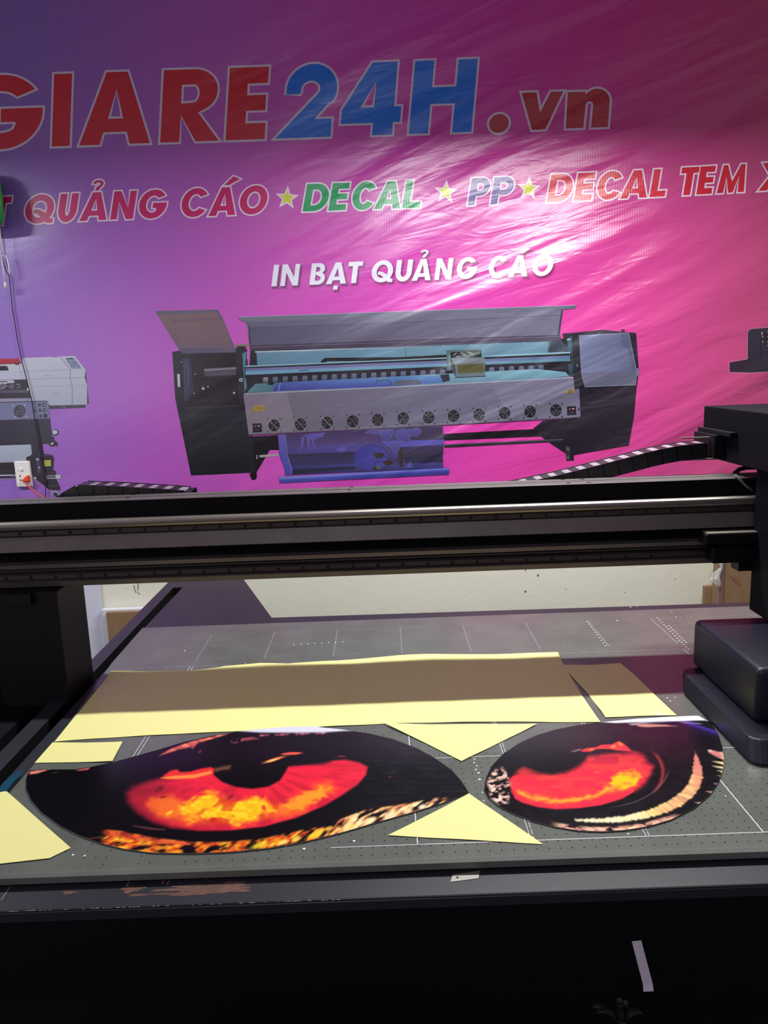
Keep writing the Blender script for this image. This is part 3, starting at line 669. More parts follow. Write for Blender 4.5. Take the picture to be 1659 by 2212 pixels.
DL(cL, [(-200, 1530), (520, 1518)], 1.2, (22, 20, 34))
D(cL, [(-200, 1552), (376, 1533), (392, 1640), (376, 1668), (322, 1695), (330, 1745), (-200, 1762)], (176, 188, 202), (156, 166, 182), 'y')
D(cL, [(-200, 1765), (345, 1745), (400, 1905), (-200, 1905)], (20, 18, 26)); D(cL, [(-200, 1850), (200, 1845), (200, 1895), (-200, 1900)], (36, 34, 46))
for (y, w, c) in ((1912, 2.6, (196, 198, 210)), (1940, 1.8, (40, 36, 50)), (1960, 1.6, (150, 150, 165))): DL(cL, [(-200, y + 4), (200, y - 4)], w, c)
D(cL, [(410, 1935), (445, 1932), (445, 1958), (412, 1962)], (186, 188, 196))
D(cL, [(318, 1690), (380, 1665), (395, 1640), (470, 1650), (640, 1660), (660, 1705), (648, 1850), (540, 1880), (420, 1900), (390, 1880), (370, 1730), (322, 1720)], (26, 24, 34))
D(cL, [(440, 1700), (480, 1698), (498, 1880), (462, 1890)], (62, 66, 96)); D(cL, [(440, 1700), (478, 1698), (480, 1730), (444, 1732)], (150, 158, 180)); decal(W, circ(85, 1010, 2.2, 2, 8), (190, 195, 205))
for p in ([(470, 1672), (620, 1662)], [(530, 1885), (680, 1878)]): DL(cL, p, 1.2, (84, 80, 96))
D(cL, [(538, 1728), (622, 1722), (625, 1796), (545, 1800)], (196, 190, 78))
for k in range(4): DL(cL, [(552, 1742 + k * 13), (610, 1738 + k * 13)], .5, (140, 134, 60))
D(cL, [(565, 1912), (740, 1902), (748, 1918), (744, 1952), (570, 1955)], (150, 150, 166)); D(cL, [(572, 1925), (742, 1915), (742, 1930), (572, 1940)], (40, 38, 54)); D(cL, [(680, 1908), (740, 1904), (745, 1950), (684, 1952)], (196, 198, 208))
D(cL, [(600, 2040), (700, 2030), (700, 2040), (610, 2050)], (60, 56, 70))
D(cL, [(618, 2104), (700, 2100), (738, 2152), (735, 2160), (640, 2160)], (146, 156, 180)); D(cL, [(650, 2118), (700, 2125), (710, 2160), (660, 2160)], (50, 46, 70))
decal(W, [(0 + p[0] * .17628, 690 + p[1] * .17628) for p in circ(675, 1384, 42, 38, 20)], (20, 18, 28)); decal(W, [(0 + p[0] * .17628, 690 + p[1] * .17628) for p in circ(672, 1382, 33, 28, 18)], (188, 196, 210))
D(cL, [(590, 1524), (660, 1478), (705, 1515), (712, 1530), (690, 1535), (706, 1555), (690, 1556), (665, 1540), (650, 1558), (610, 1550)], (20, 18, 28)); D(cL, [(612, 1524), (640, 1515), (655, 1498), (656, 1520), (635, 1540)], (210, 216, 226))
W.build('printed_machine', vinyl, banner, colors=True)['label'] = 'printed picture of a white inkjet printer at the left of the banner'
# right machine
GAIN = 0.7; W = MB(); LAY[0] = 1
rp = [(693, 560), (702, 515), (740, 475), (790, 462), (1097, 440), (2300, 380), (2300, 1280), (1097, 1318), (730, 1338), (330, 1325), (330, 1132), (690, 1068)]
decal(W, offset(cR(rp), 1.1), (228, 160, 196)); D(cR, rp, (56, 50, 72), (44, 36, 54), 'y')
D(cR, [(330, 1140), (690, 1075), (730, 1120), (730, 1330), (330, 1322)], (52, 36, 56)); D(cR, [(930, 520), (975, 500), (975, 1100), (930, 1100)], (40, 32, 52))
D(cR, [(975, 530), (1300, 500), (1300, 790), (980, 780)], (40, 34, 44))
for (x, y, w, h) in ((978, 555, 26, 60), (990, 620, 22, 38), (992, 720, 22, 34), (1095, 530, 26, 14), (1095, 620, 18, 18), (1095, 725, 24, 24), (1088, 795, 26, 14)): D(cR, [(x - w / 2, y - h / 2), (x + w / 2, y - h / 2), (x + w / 2, y + h / 2), (x - w / 2, y + h / 2)], (176, 180, 190))
W.build('printed_machine', vinyl, banner, colors=True)['label'] = 'printed picture of a dark machine cut off at the right edge'

# ------------------------------------------------------------------ the flatbed printer
machine = thing('flatbed_printer', 'large black flatbed printer with a grey bed and a gantry across it', 'printer', (0.3, 1.9, 0))
# table frame: wing with a slot at the left, apron along the front
fr = MB()
zt = BED - 0.008
L0, L1, R0, R1 = -0.918, -0.874, -0.842, 1.75
fr.slab([(L0, 1.13), (L1, 1.13), (L1, 3.045), (L0, 3.16)], zt - 0.05, zt, 0, 1)
fr.slab([(L0, 3.16), (L1, 3.045), (-0.835, 3.045), (-0.61, 3.16)], zt - 0.05, zt, 0, 1)
fr.slab([(-0.61, 3.16), (-0.835, 3.045), (R0, 2.52), (-0.41, 2.605)], zt - 0.05, zt, 0, 1)
fr.slab([(R0, 2.52), (R0, 2.45), (R1, 2.45), (R1, 2.578), (-0.41, 2.605)], zt - 0.05, zt, 0, 1)
fr.slab([(-0.842, 1.14), (-0.80, 1.14), (-0.80, 2.45), (-0.842, 2.45)], zt - 0.05, zt, 0, 1)
tf = fr.build('table_frame', [framem, deep], machine)
fl = MB()                                       # front ledge with its rounded front edge, then the apron
fl.prismx([(1.20, zt - .01), (1.135, zt - .01), (1.131, zt - .014), (1.131, zt - .03), (1.20, zt - .03)], -1.3, 1.75)
ledge = fl.build('front_ledge', None or framem, machine)
ap = MB(); ap.box(-1.3, 1.75, 1.132, 1.16, 0.615, zt - .0105); ap.box(-1.3, 1.75, 1.16, 1.30, 0.61, 0.63)
ap.build('front_apron', black, machine, bevel=0.002)
bs_ = MB(); bs_.box(-0.85, 1.75, 1.30, 2.5, 0.55, zt - 0.05); bs_.build('under_frame', deep, machine)
for (x, y) in ((-0.82, 1.22), (1.66, 1.22), (-0.82, 2.50), (1.66, 2.50)):
    MB().box(x - .05, x + .05, y - .05, y + .05, 0, 0.62).build('leg', black, machine, bevel=0.004)
# outer rail housings left of the slot
for (a, b_, z) in ((-1.06, -0.955, BED - .012), (-1.30, -1.10, BED - .012)):
    MB().box(a, b_, 1.16, 1.96, BED - .20, z).build('side_rail_cover', carr_black, machine, bevel=0.003)
MB().box(-1.10, -1.06, 1.16, 1.96, BED - .20, BED - .06).build('side_rail_channel', deep, machine)
MB().box(-0.955, -0.918, 1.16, 1.96, BED - .20, BED - .06).build('side_rail_channel', deep, machine)
MB().box(L1, R0, 1.18, 3.04, BED - .40, BED - .30).build('side_rail_channel', deep, machine)

# bed plate
bed = MB().slab([(-0.802, 1.192), (1.72, 1.192), (1.72, 2.52), (-0.840, 2.52), (-0.836, 2.2), (-0.802, 1.75)], BED - 0.012, BED).build('print_bed', bedm, machine)
MB().box(-0.799, 1.72, 1.199, 2.45, zt - .028, BED - .0121).build('bed_support', deep, machine)
zl = MB()
def bl(x0, y0, x1, y1, w, e=0.0003):
    p, q = Vector((x0, y0, 0)), Vector((x1, y1, 0)); t = (q - p).normalized(); n_ = Vector((-t.y, t.x, 0)) * w / 2
    a = [p + n_, p - n_, q - n_, q + n_]; zl.add([(v.x, v.y, BED + e) for v in a], [(0, 1, 2, 3)])
XS = [-0.582 + .207 * k for k in range(11)]; YS = [1.247, 1.555, 1.848, 2.147, 2.416]
for k, X in enumerate(XS):
    if k in (0,):
        bl(X - .005, 1.60, X - .005, 2.147, .0016); bl(X + .004, 1.60, X + .004, 2.147, .0016)
    elif k == 1: bl(X - .004, 1.9, X - .004, 2.147, .0014); bl(X + .004, 1.9, X + .004, 2.147, .0014)
    elif k in (2,): bl(X, 1.56, X, 2.147, .0016)
    elif k in (3,): bl(X, 1.247, X, 2.147, .0022)
    elif k == 4: bl(X - .003, 1.247, X - .003, 2.147, .0014); bl(X + .003, 1.247, X + .003, 2.147, .0014)
    elif k == 5: bl(X - .003, 1.247, X - .003, 2.05, .0014); bl(X + .003, 1.247, X + .003, 2.05, .0014)
    elif k == 6: bl(X, 1.247, X, 1.44, .0026)
    else: bl(X, 1.247, X, 2.147, .0016)
bl(-0.117, 1.247, .05, 1.247, .0018); bl(.05, 1.247, 1.6, 1.247, .0022)
bl(0.05, 1.555, 1.6, 1.555, .0018); bl(-.79, 1.555, -.72, 1.555, .0006)
bl(.74, 1.848, 1.6, 1.848, .0016)
# the far rows are worn to dashes
near_l = zl; zl = MB()
rr_ = random.Random(3)
x = -0.77
while x < 1.1:
    w = rr_.uniform(.012, .035)
    bl(x, 2.147, x + w, 2.147, .0022); x += w + rr_.uniform(.003, .012)
for k in range(0, 9):
    X = XS[k] + .0
    y = 2.19
    while y < 2.42 and k < 8:
        bl(X, y, X + .001, y + .012, .0026 if k < 6 else .0034); y += .017
    for YY in (2.205, 2.315, 2.425):
        x = X + .004
        while x < X + .14:
            w = rr_.uniform(.003, .012)
            bl(x, YY, x + w, YY, .0016 if YY < 2.4 else .0024); x += w + rr_.uniform(.004, .012)
near_l.build('zone_lines', inkline, bed); zl.build('worn_zone_lines', farline, bed)['kind'] = 'stuff'
hl = MB()
def disc(mb, x, y, r, z=BED + .0004, n=6): mb.add([(x + r * math.cos(6.283 * k / n), y + r * math.sin(6.283 * k / n), z) for k in range(n)], [tuple(range(n))])
for i in range(90):
    for j in range(46):
        X = -0.60 + i * .0207; Y = 1.222 + j * .0204
        if X < -.35 and rr_.random() < .7: continue
        if Y > 1.6 and rr_.random() < .35: continue
        disc(hl, X + rr_.uniform(-.0006, .0006), Y + rr_.uniform(-.0006, .0006), .0015 if Y < 1.6 else .0013)
hl.build('suction_holes', hole, bed)['kind'] = 'stuff'
dw = MB()
for (p0, p1, n_) in (((1445, 1352), (1482, 1388), 9), ((1420, 1335), (1487, 1403), 15), ((1268, 1343), (1308, 1395), 10), ((635, 1393), (740, 1387), 8), ((1420, 1372), (1446, 1400), 0)):
    for k in range(n_):
        c = oz(p0[0] + (p1[0] - p0[0]) * k / (n_ - 1), p0[1] + (p1[1] - p0[1]) * k / (n_ - 1)); disc(dw, c[0], c[1], .0024, BED + .0006, 8)
for (x, y) in ((1333, 1341), (1461, 1333), (1451, 1323), (1441, 1508), (1459, 1507), (1448, 1515), (1567, 1720), (1376, 1310), (1362, 1312), (399, 1406), (530, 1433), (183, 1849), (158, 1847), (1357, 1802), (765, 1817), (617, 1829), (657, 1834), (1021, 1624), (1025, 1640), (1030, 1655), (1034, 1670), (1036, 1684), (1042, 1712), (1045, 1730), (1024, 1648), (1028, 1663)):
    c = oz(x, y); disc(dw, c[0], c[1], .0016 + rr_.random() * .0012, BED + .0006, 7)
dw.build('dust_specks', dotw, bed)['kind'] = 'stuff'
rl = MB()
for k in range(2000):
    X = -0.75 + k * .0017 * 2
    if X > 1.6: break
    h = .010 if k % 10 == 0 else (.008 if k % 5 == 0 else .004)
    rl.add([(X, 1.203, BED + .0003), (X + .0006, 1.203, BED + .0003), (X + .0006, 1.203 + h, BED + .0003), (X, 1.203 + h, BED + .0003)], [(0, 1, 2, 3)])
rl.build('ruler_ticks', faint, bed)
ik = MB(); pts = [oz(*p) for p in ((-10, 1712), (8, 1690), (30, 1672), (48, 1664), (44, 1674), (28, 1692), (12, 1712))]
ik.poly([(p[0], p[1], BED + .0005) for p in pts]); ik.build('blue_reflection', mat('dark_teal_reflection', (20, 66, 88), 0.3), bed)  # bluish reflection on the bed, painted as a teal patch

# rust smears and scratches on the ledge
rr_ = random.Random(11); rust = mat('rust_brown_smear', (104, 70, 58), 0.75, noise=.55, nscale=90); zz = zt - .0096
def smear(cx, cy, rx, ry, n=26):
    ph = [rr_.uniform(0, 6.28) for _ in range(4)]
    pts = []
    for k in range(n):
        a = 6.283 * k / n; q = 1 + .22 * math.sin(3 * a + ph[0]) + .18 * math.sin(5 * a + ph[1]) + .12 * math.sin(9 * a + ph[2])
        pts.append((cx + rx * q * math.cos(a), min(max(cy + ry * q * math.sin(a), 1.137), 1.188), zz + cx * .0001))
    MB().poly(pts).build('rust_smear', rust, ledge)
for (x, y, rx, ry) in ((430, 1918, .07, .008), (475, 1922, .045, .010), (500, 1910, .03, .007), (285, 1921, .02, .008), (405, 1930, .05, .005), (300, 1933, .02, .003), (150, 1928, .012, .004)):
    c = oz(x, y, zz); smear(c[0], c[1], rx, ry)
chip = mat('chipped_paint_grey', (120, 112, 106), 0.6)
for (a, b_) in (((283, 1896), (273, 1915)), ((371, 1891), (360, 1912)), ((358, 1893), (350, 1910)), ((452, 1885), (443, 1901)), ((27, 1907), (2, 1945))):
    p, q = oz(a[0], a[1], zz), oz(b_[0], b_[1], zz); t = (q - p) / np.linalg.norm(q - p); n_ = np.array([-t[1], t[0], 0]) * .0009
    MB().add([tuple(p + n_), tuple(p - n_), tuple(q - n_), tuple(q + n_)], [(0, 1, 2, 3)]).build('scratch', chip, ledge)
sw = MB()
for k in range(60):
    X = rr_.uniform(-.65, -.1); sw.add([(X, 1.1312, zt - .0096), (X + rr_.uniform(.002, .01), 1.1312, zt - .0096), (X + .004, 1.1312 + rr_.uniform(.0005, .002), zt - .0094)], [(0, 1, 2)])
sw.build('chipped_edge', chip, ledge)['kind'] = 'stuff'
tg = MB(); a = [ox for ox in ()]
A = [oy(*p, 1.1310) for p in ((1364.5, 2033), (1385, 2031), (1410, 2126), (1389, 2127))]
tg.poly([tuple(v - np.array([0, .0004, 0])) for v in A])
zb = 0.613
tg.poly([tuple(A[3] - np.array([0, .0004, 0])), tuple(A[2] - np.array([0, .0004, 0])), (A[2][0] + .001, 1.1285, A[2][2] - .0115), (A[3][0], 1.1285, A[3][2] - .0115)])
tp = tg.build('adhesive_tape', mat('white_masking_tape', (206, 204, 214), 0.6), None)
tag(tp, 'short white tape strip stuck slanting on the black front apron', 'tape')

# gantry beam, drawn out along X
P = [(2.088, 1.327), (2.048, 1.327), (2.046, 1.3245), (2.042, 1.3245), (2.040, 1.327), (2.002, 1.327), (2.000, 1.325), (2.000, 1.2815), (1.992, 1.2815),
     (1.992, 1.257), (1.990, 1.257), (1.990, 1.2395), (1.982, 1.2385), (1.978, 1.2300), (1.968, 1.2020), (1.973, 1.1985), (2.014, 1.1975), (2.014, 1.165), (1.985, 1.163), (1.988, 1.152), (2.002, 1.151), (2.002, 1.148),
     (1.988, 1.147), (1.992, 1.1435), (2.004, 1.143), (2.004, 1.139), (1.992, 1.138), (1.992, 1.119), (1.975, 1.1175), (1.984, 1.103), (1.988, 1.1015), (2.10, 1.1015), (2.10, 1.300), (2.088, 1.300)]
n_ = len(P); ms = [0] * n_  # grey and black sides put reflected light and the dark room into colour
for i in (0, 4): ms[i] = 1
ms[5] = 1; ms[6] = 2
for i in (11, 12, 13): ms[i] = 1
for i in (16, 15, 14): ms[i] = 2
for i in (17, 18, 21, 22): ms[i] = 1
for i in (27, 28): ms[i] = 1
bm_ = MB().prismx(P, -1.95, 1.75, ms)
beam = bm_.build('gantry_beam', [anod_d, anod, deep], machine)
# polished upper rail, two dark linear rails with screws
rp_ = [(1.992, 1.2805), (1.978, 1.2805), (1.973, 1.277), (1.972, 1.272), (1.976, 1.270), (1.976, 1.2675), (1.972, 1.265), (1.974, 1.2605), (1.979, 1.258), (1.992, 1.258)]
MB().prismx(rp_, -1.95, 1.7).build('guide_rail', steel, machine)
for (z0, z1, xs0, st, ny) in ((1.2415, 1.2560, -0.9588, .0659, 33), (1.1225, 1.1365, -1.010, .0659, 33)):
    rail = MB().prismx([(1.990, z0), (1.984, z0), (1.982, z0 + .002), (1.982, z1 - .002), (1.984, z1), (1.990, z1)], -1.95, 1.55).build('linear_rail', anod_d, machine)
    s0 = None
    for k in range(ny):
        X = xs0 - .0659 * 6 + st * k; zc = (z0 + z1) / 2
        if X > 1.5: break
        if s0 is None:
            m_ = MB()
            for (ra, rb, ya, yb) in ((.0042, .0042, 1.9815, 1.9795), (.0042, .0030, 1.9795, 1.9785)):
                nn = 12; v0 = [(X + ra * math.cos(6.283 * i / nn), ya, zc + ra * math.sin(6.283 * i / nn)) for i in range(nn)]; v1 = [(X + rb * math.cos(6.283 * i / nn), yb, zc + rb * math.sin(6.283 * i / nn)) for i in range(nn)]
                m_.add(v0 + v1, [(i, (i + 1) % nn, nn + (i + 1) % nn, nn + i) for i in range(nn)])
            nn = 12; m_.add([(X + .003 * math.cos(6.283 * i / nn), 1.9785, zc + .003 * math.sin(6.283 * i / nn)) for i in range(nn)] + [(X + .0015 * math.cos(6.283 * i / nn), 1.9787, zc + .0015 * math.sin(6.283 * i / nn)) for i in range(nn)],
                            [(i, (i + 1) % nn, nn + (i + 1) % nn, nn + i) for i in range(nn)])
            m_.add([(X + .0015 * math.cos(6.283 * i / nn), 1.9805, zc + .0015 * math.sin(6.283 * i / nn)) for i in range(nn)], [tuple(range(nn))], 1)
            s0 = m_.build('screw', [screwm, deep], rail); X00 = X
        else:
            c = s0.copy(); COL.objects.link(c); c.parent = rail; c.location = s0.location + Vector((X - X00, 0, 0))
# small holes in the beam's top plate
for (x, y) in ((276, 1075), (292, 1067), (760, 1051), (754, 1058), (1216, 1036), (1228, 1043), (1258, 1035), (1272, 1042)):
    c = oz(x, y, 1.327); bh = MB(); disc(bh, c[0], min(c[1], 2.083), .006, 1.3274, 10); bh.build('bolt_hole', deep, beam)
# left leg of the gantry and its belt cover
MB().box(-1.04, -0.862, 1.94, 2.12, BED - .07, 1.1).build('gantry_leg', black, machine, bevel=0.002)
MB().box(-1.60, -1.045, 1.965, 2.12, BED - .25, 1.100).build('gantry_leg_cover', deep, machine, bevel=0.004)
MB().box(-1.00, -0.925, 1.925, 1.94, 1.07, 1.10).build('stop_block', black, machine)

# cable carrier: links along a path, resting behind the beam, rising to the carriage
YC = 2.135
pp = [oy(x, y, YC) for (x, y) in ((128, 1090), (150, 1078), (180, 1061), (215, 1060), (300, 1064), (410, 1074))]
path = [(v[0], v[2]) for v in pp] + [(-.75, 1.292), (-.3, 1.288), (.1, 1.288)]
pp = [oy(x, y, YC) for (x, y) in ((1000, 1085), (1060, 1066), (1130, 1052), (1200, 1037), (1270, 1020), (1340, 1002), (1410, 984), (1470, 973), (1535, 967))]
path += [(v[0], v[2] - .002) for v in pp]
path = [np.array(p) for p in path]
# smooth by Catmull-Rom and resample at a fixed pitch
fine = []
for i in range(len(path) - 1):
    p0 = path[max(i - 1, 0)]; p1 = path[i]; p2 = path[i + 1]; p3 = path[min(i + 2, len(path) - 1)]
    for k in range(24):
        t = k / 24; fine.append(.5 * ((2 * p1) + (-p0 + p2) * t + (2 * p0 - 5 * p1 + 4 * p2 - p3) * t * t + (-p0 + 3 * p1 - 3 * p2 + p3) * t ** 3))
fine.append(path[-1]); fine = np.array(fine); acc = np.concatenate([[0], np.cumsum(np.linalg.norm(np.diff(fine, axis=0), axis=1))])
PIT = .041; nL = int(acc[-1] / PIT)
lkm = [mat('black_nylon_link', (16, 15, 18), 0.35), mat('grey_nylon_crossbar', (128, 116, 128), 0.5)]
carrier = thing('cable_carrier', None, None, (0, YC, 1.29)); carrier.parent = machine; carrier.location = Vector((0, YC, 1.29)) - worigin(machine); WO[carrier.name] = Vector((0, YC, 1.29))
l0 = None
for k in range(nL):
    s_ = (k + .5) * PIT; X = np.interp(s_, acc, fine[:, 0]); Z = np.interp(s_, acc, fine[:, 1])
    X2 = np.interp(s_ + .004, acc, fine[:, 0]); Z2 = np.interp(s_ + .004, acc, fine[:, 1]); an = math.atan2(Z2 - Z, X2 - X)
    if l0 is None:
        m_ = MB(); hh = .021
        for y in (-.040, .034): m_.box(-.0225, .0225, y, y + .006, -hh, hh, 0)
        m_.box(-.0205, .001, -.034, .034, hh - .004, hh - .001, 0); m_.box(.0012, .0203, -.034, .034, hh - .005, hh - .002, 1)
        m_.box(-.0205, -.002, -.034, .034, -hh + .001, -hh + .004, 0)
        m_.box(-.0225, .0225, -.034, .034, -.006, .006, 0)
        me_o = m_.build('link', lkm, carrier, origin=(0, 0, 0)); l0 = me_o; c = me_o
    else:
        c = l0.copy(); COL.objects.link(c); c.parent = carrier
    c.location = Vector((X, YC, Z)) - Vector((0, YC, 1.29)); c.rotation_euler = (0, -an, 0)
MB().box(-1.95, 1.6, 2.10, 2.165, 1.235, 1.262).build('carrier_tray', anod_d, machine)

# carriage
CXL = 0.942
cg = MB()
a = oy(1512, 877, 2.25); zt_c = a[2]; zb_c = oy(1516, 984, 2.25)[2]
cg.box(CXL, 1.60, 1.40, 2.25, zb_c, zt_c)
cg.box(CXL + .018, 1.60, 1.40, 1.955, .98, zb_c)
carr = cg.build('print_carriage', carr_black, machine, bevel=0.003)
br = MB(); bz1 = oy(1508, 925, 2.2)[2]; bz0 = oy(1510, 983, 2.2)[2]
br.box(CXL - .02, CXL, 2.03, 2.24, bz1 - .012, bz1); br.box(CXL - .10, CXL, 2.12, 2.23, bz0 + .002, bz0 + .006); br.box(CXL - .03, CXL, 2.10, 2.24, bz0, bz1 - .012)
br.build('carrier_bracket', black, carr, bevel=0.001)
MB().box(CXL - .11, CXL - .02, 2.125, 2.135, bz1 - .022, bz1 - .018).build('clamp_strip', steel, carr)
MB().box(CXL - .11, CXL - .02, 2.10, 2.11, bz0 - .002, bz0 + .002).build('clamp_strip', steel, carr)
MB().box(CXL - .115, CXL + .02, 1.93, 1.975, 1.165, 1.192).build('slide_block', black, carr, bevel=0.002)
MB().box(CXL - .11, CXL + .02, 1.930, 1.972, 1.1925, 1.1955).build('slide_plate', steel, carr)
MB().box(CXL - .095, CXL + .02, 1.93, 1.975, 1.115, 1.155).build('slide_block', black, carr, bevel=0.002)
MB().box(CXL - .015, CXL + .03, 1.955, 2.0, 1.085, 1.115).build('stop_bracket', black, carr)
cbl = [oy(x, y, 2.0) for (x, y) in ((1588, 1027), (1600, 1038), (1612, 1050), (1626, 1060))]
MB().tube(cbl, .0035, 8).build('air_hose', mat('grey_rubber_hose', (104, 106, 114), 0.5), carr, smooth=True)
ho = [oy(x, y, 2.1) for (x, y) in ((1585, 1024), (1597, 1014), (1612, 1010), (1640, 1010))]
MB().tube(ho, .006, 8).build('air_hose', black, carr, smooth=True)
# printhead box and its flared skirt over the bed
hb = MB(); hb.box(.800, 1.50, 1.575, 1.925, .842, .970)
hbo = hb.build('printhead_box', navy, machine, bevel=0.016, seg=5, smooth=True)
sk = MB()
def rr2(x0, x1, y0, y1, r):
    return [(x0 + r, y0), (x1, y0), (x1, y1), (x0 + r, y1)] + [(x0 + r - r * math.sin(a), y1 - r + r * math.cos(a)) for a in (.4, .8, 1.2, 1.57)] + [(x0 + r - r * math.cos(a), y0 + r - r * math.sin(a)) for a in (0, .4, .8, 1.2)]
o1 = rr2(.748, 1.52, 1.475, 1.845 + .02, .03); o2 = rr2(.770, 1.52, 1.50, 1.925, .03)
nv = len(o1)
sk.add([(p[0], p[1], BED + .006) for p in rr2(.745, 1.52, 1.465, 1.86, .03)] + [(p[0], p[1], BED + .045) for p in rr2(.757, 1.52, 1.50, 1.90, .03)],
       [(i, (i + 1) % nv, nv + (i + 1) % nv, nv + i) for i in range(nv)] + [tuple(range(nv))[::-1], tuple(nv + i for i in range(nv))])
sko = sk.build('carriage_skirt', navy, machine, bevel=0.003, seg=3)
uvm = bpy.data.materials.new('violet_uv_glow'); uvm.use_nodes = True
b = uvm.node_tree.nodes['Principled BSDF']; b.inputs['Base Color'].default_value = (.05, .02, .2, 1); b.inputs['Emission Color'].default_value = (.12, .04, 1, 1); b.inputs['Emission Strength'].default_value = 3.0
MB().box(.7465, .7495, 1.50, 1.80, BED + .0065, BED + .0085).build('uv_lamp_slit', uvm, machine)
uv = area('uv_lamp_light', (.7435, 1.64, BED + .012), (.70, 1.60, BED), .30, .006, .020, (.18, .06, 1.0))

# ------------------------------------------------------------------ pale yellow sheets on the bed
def sheet(label, px, lift=None, name='transfer_paper', group=None, ripple=.0006, seed=0):
    P = [oz(x, y, BED) for (x, y) in px]; P = [np.array(p[:2]) for p in P]
    # outline refined
    out = []
    for i in range(len(P)):
        a, b_ = P[i], P[(i + 1) % len(P)]; k = max(1, int(np.linalg.norm(b_ - a) / .03))
        out += [a + (b_ - a) * t / k for t in range(k)]
    mn = np.min(out, 0); mx = np.max(out, 0); q = np.array(out); rng = random.Random(seed); pts = [Vector(p) for p in out]; ne = len(pts)
    def inside(x, y):
        r = False; j = len(q) - 1
        for i in range(len(q)):
            if (q[i][1] > y) != (q[j][1] > y) and x < (q[j][0] - q[i][0]) * (y - q[i][1]) / (q[j][1] - q[i][1]) + q[i][0]: r = not r
            j = i
        return r
    st = .018; y = mn[1] + st / 2
    while y < mx[1]:
        x = mn[0] + st / 2
        while x < mx[0]:
            if inside(x, y) and min(np.hypot(q[:, 0] - x, q[:, 1] - y)) > .009: pts.append(Vector((x, y)))
            x += st
        y += st
    r = delaunay_2d_cdt(pts, [(i, (i + 1) % ne) for i in range(ne)], [], 1, 1e-7)
    vs, fs = r[0], r[2]
    def z(x, y):
        h = ripple * (1 + math.sin(x * 17 + seed) * math.sin(y * 23 + 2 * seed) + .5 * math.sin(x * 41 + y * 37))
        if lift: h += lift(x, y)
        return BED + .0012 + max(h, 0)
    n = len(vs); mb = MB()
    mb.add([(v.x, v.y, z(v.x, v.y)) for v in vs], [tuple(f) for f in fs])
    mb.add([(v.x, v.y, z(v.x, v.y) - .0004) for v in vs], [tuple(f)[::-1] for f in fs])
    o = mb.build(name, paper, smooth=True); tag(o, label, 'sheet', 'pale yellow transfer paper on the bed'); return o
sheet('long pale yellow paper strip, largest sheet, at the back of the bed',
      [(240, 1455), (320, 1454), (400, 1452), (470, 1446), (485, 1444), (560, 1440), (620, 1440), (700, 1434), (760, 1430), (860, 1425), (1000, 1421), (1100, 1418), (1205, 1416), (1225, 1450), (1255, 1500), (1297, 1561), (1200, 1561), (1100, 1560), (1000, 1561), (860, 1563), (740, 1569), (600, 1576), (440, 1584), (300, 1591), (200, 1597), (118, 1603), (150, 1564), (200, 1503)],
      lift=lambda x, y: .006 * max(0, (y - 2.05) / .07) ** 2 * (1 + .3 * math.sin(x * 14)) + .002 * max(0, (1.66 - y) / .04), seed=1)
sheet('pale yellow oblong sheet right of the long strip near the carriage', [(1213, 1437), (1280, 1437), (1340, 1434), (1372, 1460), (1420, 1508), (1462, 1546), (1380, 1548), (1308, 1551), (1270, 1500), (1240, 1468)], lift=lambda x, y: .009 * max(0, (.50 + .5 * (y - 1.85) * -.6 - x) / .06) if y > 1.75 else 0, seed=2)
sheet('small pale yellow oblong at the left edge below the long strip', [(114, 1605), (180, 1606), (265, 1603), (243, 1647), (160, 1648), (75, 1649)], lift=lambda x, y: .004 * max(0, (x + .64) / .05), seed=3)
sheet('pale yellow pointed sheet at the front left corner of the bed', [(-120, 1800), (-20, 1717), (10, 1711), (15, 1711), (153, 1833), (107, 1856), (0, 1868), (-130, 1880)], seed=4)
sheet('pale yellow triangle pointing down between the two eye panels', [(830, 1566), (930, 1566), (1050, 1565), (1160, 1566), (1080, 1605), (997, 1646), (920, 1607)], lift=lambda x, y: .003 * max(0, abs(x - .2) - .12) / .1, seed=5)
sheet('pale yellow triangle pointing up between the two eye panels', [(1013, 1716), (1095, 1772), (1173, 1825), (1000, 1815), (838, 1806), (925, 1762)], seed=6)

